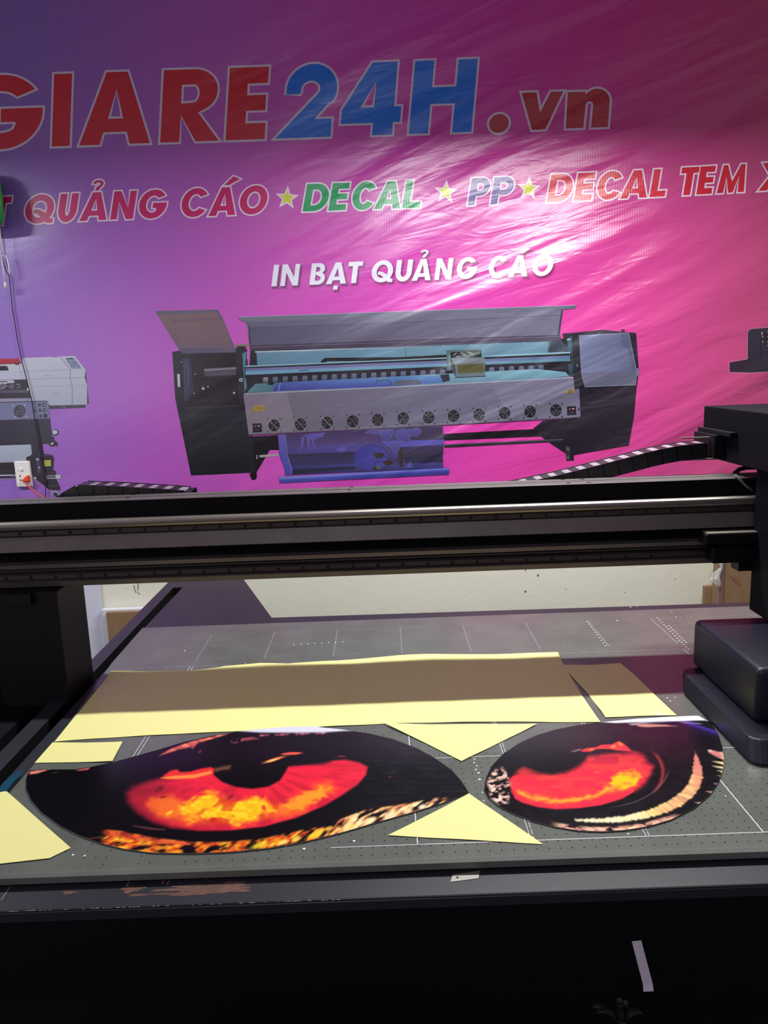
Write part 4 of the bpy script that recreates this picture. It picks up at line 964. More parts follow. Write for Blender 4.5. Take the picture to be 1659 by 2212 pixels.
# ------------------------------------------------------------------ the two printed eye panels
class Noise:
    def __init__(s, seed): s.g = np.random.RandomState(seed).rand(256, 256)
    def v(s, x, y):
        xi = np.floor(x).astype(int); yi = np.floor(y).astype(int); fx = x - xi; fy = y - yi
        fx = fx * fx * (3 - 2 * fx); fy = fy * fy * (3 - 2 * fy); G = s.g
        a = G[xi % 256, yi % 256]; b_ = G[(xi + 1) % 256, yi % 256]; c = G[xi % 256, (yi + 1) % 256]; d = G[(xi + 1) % 256, (yi + 1) % 256]
        return (a * (1 - fx) + b_ * fx) * (1 - fy) + (c * (1 - fx) + d * fx) * fy
    def f(s, x, y, o=3):
        r = 0; a = .5; t = 0
        for k in range(o): r = r + a * s.v(x * 2 ** k + 17 * k, y * 2 ** k + 5 * k); t += a; a *= .5
        return r / t
def sd(P, x, y):
    """signed distance to a polygon, positive inside"""
    P = np.array(P, float); d = np.full(x.shape, 1e9); ins = np.zeros(x.shape, bool); n = len(P)
    for i in range(n):
        a = P[i]; b_ = P[(i + 1) % n]; e = b_ - a; wx = x - a[0]; wy = y - a[1]; t = np.clip((wx * e[0] + wy * e[1]) / max(e @ e, 1e-9), 0, 1)
        d = np.minimum(d, np.hypot(wx - t * e[0], wy - t * e[1]))
        if abs(b_[1] - a[1]) > 1e-9:
            c = ((a[1] > y) != (b_[1] > y)) & (x < (b_[0] - a[0]) * (y - a[1]) / (b_[1] - a[1]) + a[0]); ins ^= c
    return np.where(ins, d, -d)
def soft(d, w): t = np.clip((d + w) / (2 * w), 0, 1); return t * t * (3 - 2 * t)
class Paint:
    def __init__(s, x, y, base): s.x, s.y = x, y; s.c = np.tile(np.array(base, float), (len(x), 1))
    def over(s, m, col): m = np.clip(m, 0, 1)[:, None]; s.c = s.c * (1 - m) + (np.array(col, float) if not isinstance(col, np.ndarray) else col) * m
    def poly(s, P, w, col, k=1.0): s.over(soft(sd(P, s.x, s.y), w) * k, col)
    def ell(s, cx, cy, rx, ry, rot, w, col, k=1.0):
        a = math.radians(rot); dx = s.x - cx; dy = s.y - cy; u = dx * math.cos(a) + dy * math.sin(a); v = -dx * math.sin(a) + dy * math.cos(a)
        r = np.hypot(u / rx, v / ry); s.over(np.clip((1 - r) / w, 0, 1) * k, col)
def ramp(t, stops):
    ts = [q[0] for q in stops]; return np.stack([np.interp(t, ts, [q[1][i] for q in stops]) for i in range(3)], 1)

def eye(outline, paint, label, curl, step=2.3):
    ol = []
    for i in range(len(outline)):                # smooth the traced outline a little, keep corners
        a, b_ = np.array(outline[i], float), np.array(outline[(i + 1) % len(outline)], float); k = max(1, int(np.linalg.norm(b_ - a) / 5)); ol += [a + (b_ - a) * t / k for t in range(k)]
    ol = np.array(ol); mn = ol.min(0); mx = ol.max(0)
    gx, gy = np.meshgrid(np.arange(mn[0], mx[0], step), np.arange(mn[1], mx[1], step * .72)); gx = gx.ravel(); gy = gy.ravel()
    m = sd(ol, gx, gy) > 1.0; gx, gy = gx[m], gy[m]
    pts = [Vector(p) for p in ol] + [Vector((a, b_)) for a, b_ in zip(gx, gy)]; ne = len(ol)
    r = delaunay_2d_cdt(pts, [(i, (i + 1) % ne) for i in range(ne)], [], 1, 1e-4)
    X = np.array([v.x for v in r[0]]); Y = np.array([v.y for v in r[0]])
    c = paint(X, Y, ol); c = np.clip(c / 255, 0, 1); c = np.where(c <= .04045, c / 12.92, ((c + .055) / 1.055) ** 2.4)
    TH = .003; Wp = [oz(a, b_, BED + TH) for a, b_ in zip(X, Y)]
    mb = MB(); mb.add([(p[0], p[1], p[2] + .0002 + curl(a, b_)) for p, a, b_ in zip(Wp, X, Y)], [tuple(f) for f in r[2]], 0, [tuple(q) + (1,) for q in c])
    E = [oz(a, b_, BED + TH) for a, b_ in ol]; cu = [curl(a, b_) for a, b_ in ol]; k = len(E)
    mb.add([(p[0], p[1], BED + .0007 + q) for p, q in zip(E, cu)] + [(p[0], p[1], p[2] + .0002 + q) for p, q in zip(E, cu)], [(i, (i + 1) % k, k + (i + 1) % k, k + i) for i in range(k)], 1, [(.3, .3, .3, 1)] * (2 * k))
    t = tessellate_polygon([[Vector((p[0], p[1], 0)) for p in E]]); mb.add([(p[0], p[1], BED + .0007 + q) for p, q in zip(E, cu)], [tuple(q) for q in t], 1)
    o = mb.build('printed_panel', [printed, mat('grey_board_edge', (96, 98, 98), .5)], smooth=False, colors=True)
    o.data.polygons.foreach_set('use_smooth', [len(p.vertices) == 3 and p.material_index == 0 for p in o.data.polygons])
    return tag(o, label, 'printed panel', 'eye shaped printed panels')

LEO = [(64, 1664), (100, 1662.5), (165, 1662), (200, 1656), (250, 1645), (290, 1634), (340, 1620), (400, 1602), (460, 1589), (520, 1580), (560, 1576), (600, 1574), (680, 1573), (740, 1577), (800, 1585), (850, 1597), (900, 1616), (940, 1638), (975, 1663), (995, 1685), (1012, 1711), (960, 1733), (900, 1752), (850, 1766), (800, 1780), (750, 1795), (700, 1808), (640, 1822), (580, 1832), (500, 1840), (420, 1843), (330, 1842), (270, 1834), (220, 1822), (170, 1804), (130, 1784), (90, 1755), (68, 1730), (57, 1705), (57, 1682)]
REO = [(1046, 1706), (1050, 1680), (1062, 1655), (1085, 1630), (1120, 1606), (1160, 1588), (1200, 1576), (1250, 1566), (1300, 1560), (1380, 1554), (1450, 1551), (1510, 1549), (1535, 1560), (1551, 1585), (1560, 1612), (1564, 1640), (1562, 1662), (1553, 1688), (1535, 1715), (1500, 1745), (1450, 1770), (1400, 1785), (1350, 1793), (1300, 1796), (1250, 1794), (1200, 1786), (1150, 1773), (1100, 1753), (1075, 1740), (1055, 1723)]

def paint_left(x, y, ol):
    N_ = Noise(4); p = Paint(x, y, (9, 8, 13)); de = sd(ol, x, y); n1 = N_.f(x / 30, y / 9, 4); n2 = Noise(9).f(x / 11, y / 6, 3)
    p.over(soft(x - 720, 160) * .35, (44, 42, 50)); p.over((Noise(21).f(x / 40, y / 3, 3) > .62) * soft(x - 800, 80) * .25, (62, 60, 68))
    # iris
    P = [(272, 1712), (286, 1698), (318, 1686), (348, 1679), (400, 1674), (445, 1668), (462, 1660), (463, 1674), (480, 1688), (508, 1699), (545, 1703), (580, 1698), (604, 1685), (616, 1666), (622, 1655), (650, 1652), (690, 1648), (720, 1642), (745, 1640), (775, 1646), (795, 1656), (792, 1674), (775, 1694), (740, 1719), (700, 1742), (640, 1768), (570, 1787), (500, 1795), (430, 1796), (370, 1790), (330, 1778), (296, 1758), (274, 1734)]
    d = sd(P, x, y); w = np.interp(x, [270, 340, 450, 690, 740, 800], [16, 9, 3, 3, 4, 4]); m = soft(d - w * .4, w)
    cx, cy = 545, 1655; ang = np.arctan2((y - cy) * 2.4, x - cx); rad = np.hypot(x - cx, (y - cy) * 2.2)
    st = Noise(5).f(ang * 9 + 40, rad / 60, 3)
    p.over(m, (224, 36, 60)); p.over(m * soft(.42 - st, .1) * .5, (168, 28, 50))
    p.over(m * soft(360 - x, 70) * (.3 + .5 * n1), (110, 26, 38)); p.over(m * soft(x - 740, 40) * .25, (236, 60, 74))
    band = [(330, 1728), (372, 1722), (400, 1736), (430, 1722), (452, 1708), (490, 1722), (520, 1730), (560, 1728), (600, 1732), (640, 1722), (680, 1700), (712, 1694), (722, 1704), (690, 1728), (650, 1750), (590, 1768), (520, 1778), (450, 1782), (400, 1778), (355, 1764), (328, 1745)]
    db = sd(band, x, y); mb_ = soft(db + (st - .5) * 26 + (n2 - .5) * 12, 13); p.over(mb_ * m * .95, (236, 108, 40))
    core = [(395, 1748), (420, 1732), (448, 1716), (480, 1732), (520, 1738), (560, 1732), (600, 1744), (560, 1762), (500, 1774), (440, 1770), (405, 1762)]
    mc = soft(sd(core, x, y) + (st - .5) * 40 + (n2 - .5) * 10, 14); p.over(mc * m, (240, 176, 26)); p.over(mc * soft(n2 - .52, .16) * m, (250, 206, 40)); p.over(m * soft(sd(core, x, y) + 8, 10) * soft(.40 - st, .05) * .6, (206, 60, 32))
    p.over(m * soft(sd([(610, 1742), (650, 1716), (700, 1702), (716, 1700), (700, 1716), (660, 1742), (620, 1752)], x, y) + (n2 - .5) * 20, 5), (246, 146, 42))
    for (a, b_, r1, r2, ro, c, k) in ((330, 1738, 22, 12, 10, (232, 92, 40), .9), (366, 1756, 12, 4.5, -28, (252, 190, 44), 1), (345, 1704, 16, 7, -35, (96, 24, 38), .7), (352, 1722, 9, 3, -10, (70, 20, 34), .7), (498, 1722, 11, 3.5, -40, (120, 26, 44), .9), (460, 1771, 11, 7, -15, (196, 40, 34), .9), (570, 1745, 9, 7, 60, (216, 34, 44), .8), (470, 1750, 14, 3, -40, (252, 214, 60), .9), (436, 1742, 6, 18, 20, (250, 198, 40), .5)):
        p.ell(a, b_, r1, r2, ro, .6, c, k * m)
    # ridge above the iris
    p.poly([(352, 1676), (368, 1665), (382, 1662), (390, 1668), (410, 1667), (432, 1661), (455, 1657), (463, 1662), (458, 1676), (420, 1684), (360, 1684)], 2.5, (222, 44, 46)); p.poly([(346, 1680), (375, 1676), (420, 1673), (456, 1665), (458, 1671), (420, 1681), (380, 1683), (352, 1682)], 2, (246, 134, 62))
    p.poly([(462, 1660), (480, 1656), (500, 1653), (496, 1662), (478, 1664), (466, 1668)], 4, (150, 92, 62), .7)
    p.ell(630, 1628, 28, 3.4, -3, .4, (224, 84, 66)); p.ell(592, 1641, 34, 4.2, -17, .6, (236, 126, 66)); p.ell(588, 1643, 16, 2.4, -17, .6, (250, 190, 110))
    p.poly([(632, 1650), (690, 1645), (720, 1646), (700, 1652), (640, 1655)], 2, (40, 14, 26), .6); p.ell(738, 1634, 14, 2.5, 2, .7, (150, 40, 54), .8); p.ell(842, 1678, 6, 2, 0, .7, (140, 50, 44), .8); p.ell(850, 1666, 5, 3, -30, .8, (70, 40, 36), .7)
    # streaks along the upper edge
    sp = [(300, 1638), (345, 1631), (352, 1632), (385, 1616), (420, 1606), (455, 1594), (485, 1586), (470, 1593), (440, 1601), (418, 1612), (415, 1618), (385, 1619), (350, 1634)]
    p.poly([(344, 1632), (370, 1617), (400, 1606), (430, 1598), (470, 1588), (492, 1586), (460, 1596), (428, 1605), (416, 1618), (412, 1614), (385, 1620), (360, 1628)], 2.5, ramp(n2, [(.3, (170, 66, 58)), (.6, (232, 122, 96)), (.8, (246, 170, 120))])); p.ell(432, 1624, 5, 3, -60, .6, (150, 66, 56), .8)
    p.poly([(498, 1602), (515, 1596), (545, 1592), (560, 1596), (530, 1600), (505, 1606)], 3, (190, 84, 92), .8 * (n2 > .35))
    for a in range(560, 712, 11): p.ell(a + 8 * math.sin(a), 1589 - (a - 560) * .035, 8, 3.2, -5, .8, (186, 96, 108), .7)
    p.poly([(64, 1667), (70, 1666), (108, 1662), (96, 1666), (80, 1671), (64, 1673)], 1.2, (222, 128, 110)); p.poly([(165, 1664), (195, 1658), (190, 1663), (172, 1665)], 1.2, (200, 90, 92)); p.ell(120, 1669, 12, 1.6, -8, .8, (110, 80, 72), .6); p.ell(310, 1650, 7, 2, -20, .8, (60, 40, 46), .6)
    # lower lashes
    up = np.interp(x, [180, 225, 260, 330, 400, 480, 560, 620, 660, 700, 740, 790, 850, 900, 950, 975], [1800, 1793, 1795, 1809, 1818, 1819, 1813, 1800, 1792, 1784, 1768, 1750, 1741, 1733, 1722, 1723])
    u = x / 17 + (y - up) * np.interp(x, [220, 560, 950], [.09, .05, .10]); l1 = Noise(31).f(u * .9, (y - up) / 14, 4); l2 = Noise(32).f(u * 1.5, (y - up) / 9, 4)
    on = soft(y - up, 3) * soft(x - 222, 10) * soft(960 - x, 12)
    p.over(on * soft(l1 - .43, .13), ramp(l2, [(.2, (120, 36, 20)), (.42, (214, 84, 30)), (.6, (240, 142, 34)), (.8, (252, 206, 60))]))
    cr_ = soft(x - 720, 60); p.over(on * soft(l1 - .43, .12) * cr_, ramp(l2, [(.2, (120, 66, 56)), (.42, (206, 140, 96)), (.55, (236, 206, 140)), (.8, (248, 240, 196))]))
    p.poly([(222, 1797), (230, 1792), (260, 1796), (310, 1806), (370, 1816), (420, 1820), (410, 1826), (350, 1822), (290, 1812), (245, 1806), (228, 1804)], 3, ramp(n2, [(.3, (150, 44, 30)), (.6, (224, 92, 52))]), .9)
    p.poly([(284, 1783), (320, 1787), (360, 1792), (356, 1794), (320, 1792), (290, 1786)], 1.2, (96, 56, 58), .8); p.poly([(186, 1811), (225, 1806), (222, 1810), (190, 1813)], 1.5, (130, 60, 48), .7)
    for (a, b_, r1, r2, c) in ((912, 1743, 12, 7, (252, 240, 200)), (880, 1752, 14, 7, (246, 230, 170)), (842, 1760, 20, 9, (240, 226, 180)), (800, 1772, 16, 9, (246, 232, 180)), (760, 1786, 12, 7, (250, 210, 110)), (710, 1790, 14, 6, (250, 190, 60)), (680, 1804, 22, 8, (250, 206, 50)), (940, 1728, 10, 5, (236, 170, 130)), (612, 1820, 16, 6, (252, 230, 120)), (560, 1826, 26, 8, (248, 214, 48)), (640, 1812, 14, 8, (250, 214, 80))): p.ell(a, b_, r1, r2, -20, .6, c, .85)
    # white glare painted along the top edge
    glare = soft(np.interp(x, [500, 560, 640, 700, 745, 790], [1579, 1583, 1584, 1583, 1580, 1578]) - y, 2.5) * soft(x - 505, 20) * soft(790 - x, 30); p.over(glare, (206, 206, 220))
    return p.c
def paint_right(x, y, ol):
    p = Paint(x, y, (14, 12, 18)); n1 = Noise(14).f(x / 26, y / 9, 4); n2 = Noise(19).f(x / 10, y / 6, 3)
    p.over(soft(n1 - .55, .1) * .25, (40, 34, 42))
    P = [(1099, 1683), (1112, 1672), (1120, 1663), (1132, 1656), (1146, 1662), (1165, 1670), (1192, 1673), (1220, 1668), (1248, 1655), (1263, 1641), (1270, 1633), (1300, 1628), (1340, 1626), (1370, 1622), (1392, 1630), (1400, 1645), (1415, 1654), (1408, 1672), (1396, 1694), (1376, 1708), (1345, 1726), (1300, 1740), (1250, 1747), (1200, 1749), (1160, 1744), (1128, 1735), (1112, 1726), (1103, 1706)]
    d = sd(P, x, y); w = np.where(y < 1675, 8, 2.5); w = np.where((x > 1370), 9, w); m = soft(d - w * .3, w)
    p.over(m, (228, 44, 66)); top = soft(1668 - y + (x - 1260) * .02, 16) * soft(d, 30); p.over(m * soft(1650 - y, 14) * soft(x - 1260, 20) * .45, (120, 28, 44)); p.over(m * soft(1672 - y, 8) * soft(1180 - x, 30) * .75, (120, 34, 40))
    arcp = [(1112, 1704), (1130, 1712), (1170, 1721), (1215, 1727), (1250, 1722), (1290, 1712), (1315, 1697), (1322, 1682), (1345, 1668), (1372, 1665), (1384, 1674), (1380, 1692), (1352, 1706), (1320, 1710), (1290, 1722), (1250, 1732), (1205, 1737), (1160, 1731), (1128, 1722)]
    ma = soft(sd(arcp, x, y) + (n2 - .5) * 14, 6); p.over(ma * m, (242, 112, 50)); p.over(m * soft(sd(arcp, x, y) - 3 + (n2 - .5) * 10, 4), (248, 158, 52))
    p.over(m * soft(sd([(1318, 1692), (1328, 1676), (1352, 1667), (1374, 1668), (1384, 1678), (1374, 1692), (1348, 1704), (1325, 1702)], x, y) + (n2 - .45) * 12, 4), (246, 184, 30)); p.ell(1368, 1678, 9, 6, -40, .7, (226, 112, 36), .7)
    p.over(m * soft(n1 - .52, .08) * soft(1715 - y, 20) * .4, (240, 84, 60)); p.ell(1290, 1668, 12, 4, -10, .8, (240, 100, 66), .7 * m); p.ell(1200, 1700, 18, 5, 0, .9, (246, 92, 60), .6 * m)
    p.poly([(1254, 1621), (1268, 1616), (1284, 1615), (1300, 1609), (1322, 1608), (1336, 1601), (1348, 1607), (1358, 1616), (1364, 1623), (1330, 1621), (1318, 1618), (1290, 1618), (1275, 1624), (1258, 1624)], 2, (224, 56, 60)); p.ell(1278, 1619, 6, 3, 0, .6, (240, 120, 60)); p.ell(1325, 1613, 7, 4, -20, .6, (246, 140, 56)); p.ell(1340, 1607, 8, 3.5, 30, .6, (246, 130, 54))
    p.poly([(1232, 1624), (1246, 1619), (1256, 1617), (1254, 1621), (1238, 1625)], 1.5, (150, 110, 116), .8)
    p.over(soft(3.5 - np.abs(np.hypot((x - 1352), (y - 1668) * 1.25) - 80) , 3.5) * soft(x - 1408, 10) * soft(1712 - y, 20) * soft(y - 1625, 12) * .8, (170, 50, 56))
    p.over(soft(1.0 - np.abs(np.hypot((x - 1300), (y - 1650) * 1.55) - 146), 1.2) * soft(x - 1330, 30) * soft(y - 1668, 10) * .8, (120, 104, 116))
    # cream crescent
    C = [(1502, 1625), (1508, 1640), (1516, 1658), (1518, 1680), (1512, 1700), (1497, 1722), (1470, 1742), (1440, 1756), (1395, 1768), (1340, 1777), (1290, 1777), (1244, 1774), (1243, 1770), (1262, 1769), (1300, 1768), (1350, 1762), (1400, 1750), (1440, 1733), (1470, 1712), (1488, 1692), (1496, 1668), (1499, 1645)]
    q = Noise(41).f(np.arctan2(y - 1640, x - 1300) * 60, np.hypot(x - 1300, y - 1640) / 25, 3); m = soft(sd(C, x, y) + (q - .5) * 5, 2.5)
    p.over(m, ramp(q * .28 + .17 + soft(1400 - x, 60) * .33, [(.2, (176, 112, 92)), (.34, (226, 178, 120)), (.5, (236, 216, 140)), (.75, (240, 232, 214))])); p.over(m * soft(1665 - y, 14), (200, 110, 106)); p.over(m * soft(x - 1500, 8) * soft(1710 - y, 10) * .5, (214, 128, 110))
    # lashes
    for (yy, x0, hh) in ((1628, 1530, 7), (1637, 1545, 4), (1647, 1538, 3.5), (1657, 1537, 3), (1667, 1548, 4), (1678, 1550, 4), (1695, 1540, 4), (1712, 1524, 4), (1736, 1500, 4)):
        p.poly([(x0, yy - 3), (1568, yy - hh + 3), (1568, yy + hh + 3), (x0 + 8, yy)], 1.6, (222, 166, 146) if yy < 1645 or yy > 1680 else (236, 214, 160), .95 * (x < 1568))
    p.ell(1546, 1628, 18, 7, 20, .5, (196, 118, 116)); p.ell(1534, 1622, 8, 3, 10, .6, (210, 180, 170))
    de = sd(ol, x, y); u = Noise(51).f(x / 14, y / 7, 3)
    on = soft(9 - de, 3) * soft(y - 1762, 8) * soft(x - 1200, 20); p.over(on * soft(u - .42, .05), ramp(u, [(.35, (110, 66, 66)), (.5, (196, 136, 126)), (.68, (232, 190, 150))]))
    p.ell(1366, 1789, 16, 4.5, -12, .5, (240, 206, 150)); p.ell(1262, 1791, 14, 3, 8, .6, (220, 160, 150)); p.ell(1296, 1790, 12, 3.5, 8, .6, (226, 196, 170))
    v = Noise(52).f(x / 9, y / 6, 3); on = soft(sd([(1052, 1690), (1065, 1664), (1085, 1658), (1098, 1672), (1104, 1700), (1102, 1735), (1080, 1740), (1060, 1725)], x, y), 5); p.over(on * soft(v - .54, .12), ramp(v, [(.45, (110, 70, 66)), (.6, (206, 160, 150)), (.8, (240, 220, 200))]))
    p.ell(1068, 1672, 9, 5, 0, .5, (222, 190, 170)); p.ell(1066, 1706, 9, 5, -40, .5, (230, 206, 186)); p.ell(1084, 1682, 12, 3, -25, .5, (190, 140, 130)); p.ell(1078, 1698, 10, 2.5, -20, .5, (190, 150, 140))
    # white glare painted along the top edge, and streaks
    p.over(soft(np.interp(x, [1290, 1330, 1400, 1470, 1540], [1560, 1562, 1560, 1558.5, 1556]) - y, 1.6) * soft(x - 1300, 20), (226, 226, 238))
    p.poly([(1372, 1566), (1392, 1564), (1440, 1566), (1462, 1569), (1430, 1569.5), (1400, 1571), (1382, 1570)], 1.5, (206, 140, 122), .9); p.poly([(1356, 1564), (1390, 1560.5), (1440, 1561), (1390, 1563), (1366, 1567)], 1.2, (190, 180, 190), .8); p.poly([(1462, 1559), (1510, 1562), (1520, 1565), (1480, 1563)], 1, (150, 130, 150), .7)
    return p.c
eye(LEO, paint_left, 'larger almond shaped panel with a glowing red cat eye, left on the bed', lambda a, b_: .0035 * max(0, (1592 - b_) / 16) ** 2 * max(0, 1 - abs(a - 650) / 170))
eye(REO, paint_right, 'smaller oval panel with a red eye, partly under the print carriage', lambda a, b_: .0026 * max(0, (1566 - b_) / 14) ** 2 * max(0, min(1, (a - 1270) / 90, (1530 - a) / 30)))

# ------------------------------------------------------------------ a blade and a highlight strip on the ledge
zl_ = zt - .01
bd = MB(); pts = [oz(x, y, zl_) for (x, y) in ((978, 1890), (1037, 1882), (1033, 1898), (973, 1906))]
bd.slab([(p[0], p[1]) for p in pts], zl_ + .0002, zl_ + .0009)
c = oz(988, 1896.5, zl_); disc(bd, c[0], c[1], .0022, zl_ + .0011, 10); bd.m[-1] = 1
tag(bd.build('cutter_blade', [bladem, hole]), 'small slanted steel blade piece with a hole lying on the front ledge', 'blade')
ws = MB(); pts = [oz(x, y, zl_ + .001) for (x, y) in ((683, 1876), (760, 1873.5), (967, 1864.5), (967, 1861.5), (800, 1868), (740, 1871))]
ws.slab([(p[0], p[1]) for p in pts], zl_ + .0002, zl_ + .0016)  # bright reflection along the bed edge, built as a white sliver
tag(ws.build('edge_highlight', mat('white_edge_highlight', (225, 225, 228), .25)), 'thin tapering white strip standing for a highlight along the front edge of the bed', 'strip')

# ------------------------------------------------------------------ things against the wall
def quad_box(name, p0, p1, Y, depth, m, label, cat, group=None, zmin=None, bev=.004):
    a, b_ = oy(*p0, Y), oy(*p1, Y)
    x0, x1 = min(a[0], b_[0]), max(a[0], b_[0]); z0, z1 = min(a[2], b_[2]), max(a[2], b_[2])
    if zmin is not None: z0 = zmin
    o = MB().box(x0, x1, Y, Y + depth, z0, z1).build(name, m, bevel=bev); return tag(o, label, cat, group)
quad_box('foam_board', (219, 1317), (420, 1400), 3.572, .03, foam, 'white foam board on the floor between the wall and a brown box', 'board', zmin=0)
quad_box('cardboard_sheet', (228, 1323), (420, 1400), 3.545, .02, cardb, 'brown cardboard sheet leaning at the left wall beyond the bed corner', 'cardboard', zmin=0)
quad_box('cardboard_sheet', (1521, 1266), (1549, 1300), 3.56, .02, cardb, 'low brown cardboard sheet at the right wall beside the tall carton', 'cardboard', zmin=0)
bb = quad_box('cardboard_box', (1564, 1196), (1720, 1300), 3.43, .11, cardb, 'tall brown carton with slanted red print behind the carriage', 'box', zmin=0)
quad_box('plastic_post', (1557, 1190), (1562, 1300), 3.42, .02, mat('mauve_plastic_edge', (132, 104, 100), .5), 'thin mauve brown post between the two cartons at the right', 'post', zmin=0, bev=.001)
rt = MB()
for (o_, n_, sd_) in (((1584, 1246), 15, 1), ((1576, 1244), 19, 2)):
    rg = random.Random(sd_)
    for k in range(n_):
        if rg.random() < .12: continue
        t0 = k * 1.55; dx, dy = math.cos(math.radians(46)), math.sin(math.radians(46))
        for q in range(2):
            u = t0 + rg.uniform(0, .8); v = rg.uniform(-1.2, .6); l = rg.uniform(.7, 1.6)
            A_ = (o_[0] + dx * u - dy * v, o_[1] + dy * u + dx * v); B_ = (A_[0] + (-dy * l if q else dx * l), A_[1] + (dx * l if q else dy * l))
            pts = line([A_, B_], .7); rt.poly([tuple(oy(x_, y_, 3.4285)) for (x_, y_) in pts])
rt.poly([tuple(oy(x_, y_, 3.4285)) for (x_, y_) in ((1578, 1208.5), (1601, 1208), (1601, 1210), (1578, 1210.5))])
rt.build('printed_text', redink, bb)
# crumpled clear bag hanging between wall and carton
pb = bpy.data.materials.new('crumpled_clear_plastic'); pb.use_nodes = True; b = pb.node_tree.nodes['Principled BSDF']
b.inputs['Base Color'].default_value = (.9, .92, .92, 1); b.inputs['Roughness'].default_value = .12; b.inputs['Alpha'].default_value = .34
bg = MB(); rg = random.Random(5)
ctl = [(1555, 1203, 5), (1557, 1214, 4), (1558, 1224, 2), (1553, 1232, 5), (1548, 1240, 9), (1546, 1250, 11), (1549, 1260, 9), (1552, 1265, 4)]
rings = []; nn = 14
for (x, y, r) in ctl:
    c = oy(x, y, 3.41); r = r * .0021
    rings.append([(c[0] + r * math.cos(6.283 * k / nn) * rg.uniform(.6, 1.25), 3.41 - .004 + .6 * r * math.sin(6.283 * k / nn) * rg.uniform(.5, 1.3), c[2] + rg.uniform(-.006, .006)) for k in range(nn)])
bg.add([v for r in rings for v in r], [(i * nn + k, i * nn + (k + 1) % nn, (i + 1) * nn + (k + 1) % nn, (i + 1) * nn + k) for i in range(len(rings) - 1) for k in range(nn)])
tag(bg.build('plastic_bag', pb), 'crumpled clear plastic bag hanging beside the tall carton', 'bag')

# wall socket
YS_ = YB - .006
so = thing('wall_socket', 'white wall socket plate with switch on the left of the banner', 'socket', oy(57, 1024, YB - .001))
pl = [oy(x, y, YS_) for (x, y) in ((30.5, 997), (65, 994.5), (73, 1050), (38, 1052.5))]
cxs = sum(p[0] for p in pl) / 4; czs = sum(p[2] for p in pl) / 4
MB().box(cxs - .036, cxs + .036, YB - .016, YB - .001, czs - .060, czs + .060).build('plate', white_pl, so, bevel=.003)
c = oy(48, 1013.5, YS_); m_ = MB(); m_.tube([(c[0], YB - .016, c[2]), (c[0], YB - .021, c[2])], .0075, 14); m_.build('switch', white_pl, so, bevel=.001)
for (x, y) in ((43.5, 1028.5), (44.5, 1037)):
    c = oy(x, y, YB - .016); m_ = MB(); m_.box(c[0] - .003, c[0] + .003, YB - .0165, YB - .0155, c[2] - .0035, c[2] + .0035); m_.build('socket_hole', hole, so)
# orange plug with its red cable
pg = thing('power_plug', 'orange plug with a salmon red cable in the white wall socket', 'plug', oy(54, 1034, YB - .02))
c = oy(56, 1034, YB - .03); m_ = MB()
prof = [(-.019, -.006), (.0, .013), (.010, .016), (.014, .008), (.015, -.014), (.009, -.018), (-.010, -.014)]
for k, y_ in enumerate((YB - .016, YB - .032, YB - .040)):
    s_ = (1, .92, .6)[k]; m_.add([(c[0] + p[0] * s_, y_, c[2] + p[1] * s_) for p in prof], [])
n_ = len(prof)
m_.f += [(j * n_ + i, j * n_ + (i + 1) % n_, (j + 1) * n_ + (i + 1) % n_, (j + 1) * n_ + i) for j in range(2) for i in range(n_)] + [tuple(2 * n_ + i for i in range(n_))]; m_.m += [0] * (2 * n_ + 1)
m_.build('plug_body', orange, pg, bevel=.002)
cb_ = [oy(x, y, YB - .03 - .01 * k) for k, (x, y) in enumerate(((49, 1038), (58, 1047), (70, 1058), (84, 1069), (100, 1078), (112, 1092)))]
MB().tube(cb_, .0042, 8).build('cable', redc, pg, smooth=True)
# thin dark cable running down the banner
tc_ = [oy(x, y, YB - .012) for (x, y) in ((-6, 480), (2, 520), (6, 560), (13, 585), (20, 597), (24, 640), (27, 668), (31, 690), (38, 735), (46, 775), (55, 810), (62, 838), (68, 862), (74, 900), (82, 945), (88, 985), (95, 1022), (98, 1045), (100, 1100))]
tag(MB().tube(tc_, .0021, 6).build('power_cable', blackc, smooth=True), 'thin dark cable hanging down the left of the banner', 'cable')
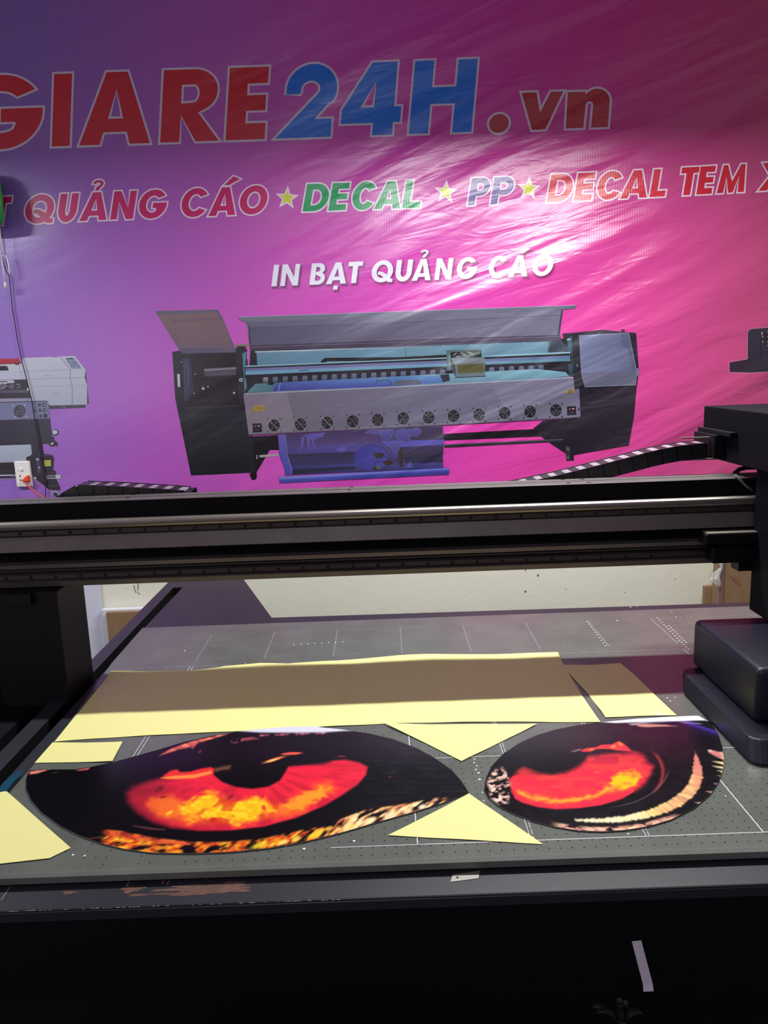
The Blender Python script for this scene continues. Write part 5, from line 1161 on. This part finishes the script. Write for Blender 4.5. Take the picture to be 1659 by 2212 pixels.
# wall fan at the left edge of the picture, its green body and white pull cords
fn = thing('wall_fan', 'green wall fan with white pull cord at the left picture edge', 'fan', oy(-60, 440, YB - .02))
m_ = MB(); rows = []
for (dy, k) in ((.0, .8), (.03, 1.0), (.07, .97), (.10, .8)):
    o_ = [(-130, 400), (-100, 372), (-40, 368), (-5, 372), (2, 395), (6.5, 425), (8.5, 460), (7, 480), (1, 489), (-40, 494), (-100, 490), (-130, 460)]
    cx_ = sum(p[0] for p in o_) / 12; cy_ = sum(p[1] for p in o_) / 12
    rows.append([tuple(oy(p[0] - (1 - k) * 14, cy_ + (p[1] - cy_) * k, YB - .03 - dy)) for p in o_])
nn = 12; m_.add([v for r in rows for v in r], [(i * nn + k, i * nn + (k + 1) % nn, (i + 1) * nn + (k + 1) % nn, (i + 1) * nn + k) for i in range(3) for k in range(nn)] + [tuple(36 + k for k in range(nn))])
m_.build('fan_housing', greenp, fn, smooth=True)
m_ = MB(); m_.box(rows[1][1][0], rows[1][8][0] - .10, YB - .03, YB - .001, rows[1][8][2] + .01, rows[1][2][2] - .01); m_.build('wall_bracket', black, fn)
cord = [oy(x, y, YB - .06) for (x, y) in ((0, 492), (1, 510), (4, 535), (5, 547))]
m_ = MB(); m_.tube(cord, .0022, 6)
m_.tube([oy(x, y, YB - .05) for (x, y) in ((6, 549), (4, 553), (5, 565), (8, 590), (11, 609))], .0026, 7)
m_.tube([oy(x, y, YB - .045) for (x, y) in ((11, 551), (15, 557), (19, 572), (20, 585), (21, 592))], .0032, 7)
m_.build('pull_cord', white_pl, fn, smooth=True)
a, b_ = oy(11, 609, YB - .05), oy(13, 622, YB - .05); m_ = MB(); m_.tube([a, a + (b_ - a) * .3, b_], [.004, .0065, .008], 10); m_.build('cord_bell', white_pl, fn, smooth=True)

# a small weed on the floor under the machine's front edge
pt = thing('small_plant', 'small dark green plant on the floor below the black apron', 'plant', oz(1340, 2205, 0))
P0 = oz(1343, 2215, 0); rg = random.Random(8)
for k in range(7):
    an = rg.uniform(0, 6.28); L = rg.uniform(.05, .09); up = rg.uniform(.02, .05); m_ = MB(); d = Vector((math.cos(an), math.sin(an) * .8, 0)); s_ = Vector((-d.y, d.x, 0)); b0 = Vector(P0) + Vector((0, 0, .002)); vs = []
    for i in range(6):
        t = i / 5; c_ = b0 + d * L * t + Vector((0, 0, up * math.sin(t * 2.6))); w_ = .012 * math.sin(math.pi * min(t * .9 + .08, 1)); vs += [c_ + s_ * w_ + Vector((0, 0, .002)), c_, c_ - s_ * w_ + Vector((0, 0, .002))]
    m_.add(vs, [(3 * i + q, 3 * i + q + 1, 3 * i + q + 4, 3 * i + q + 3) for i in range(5) for q in range(2)]); m_.build('leaf', leafm, pt, smooth=True)
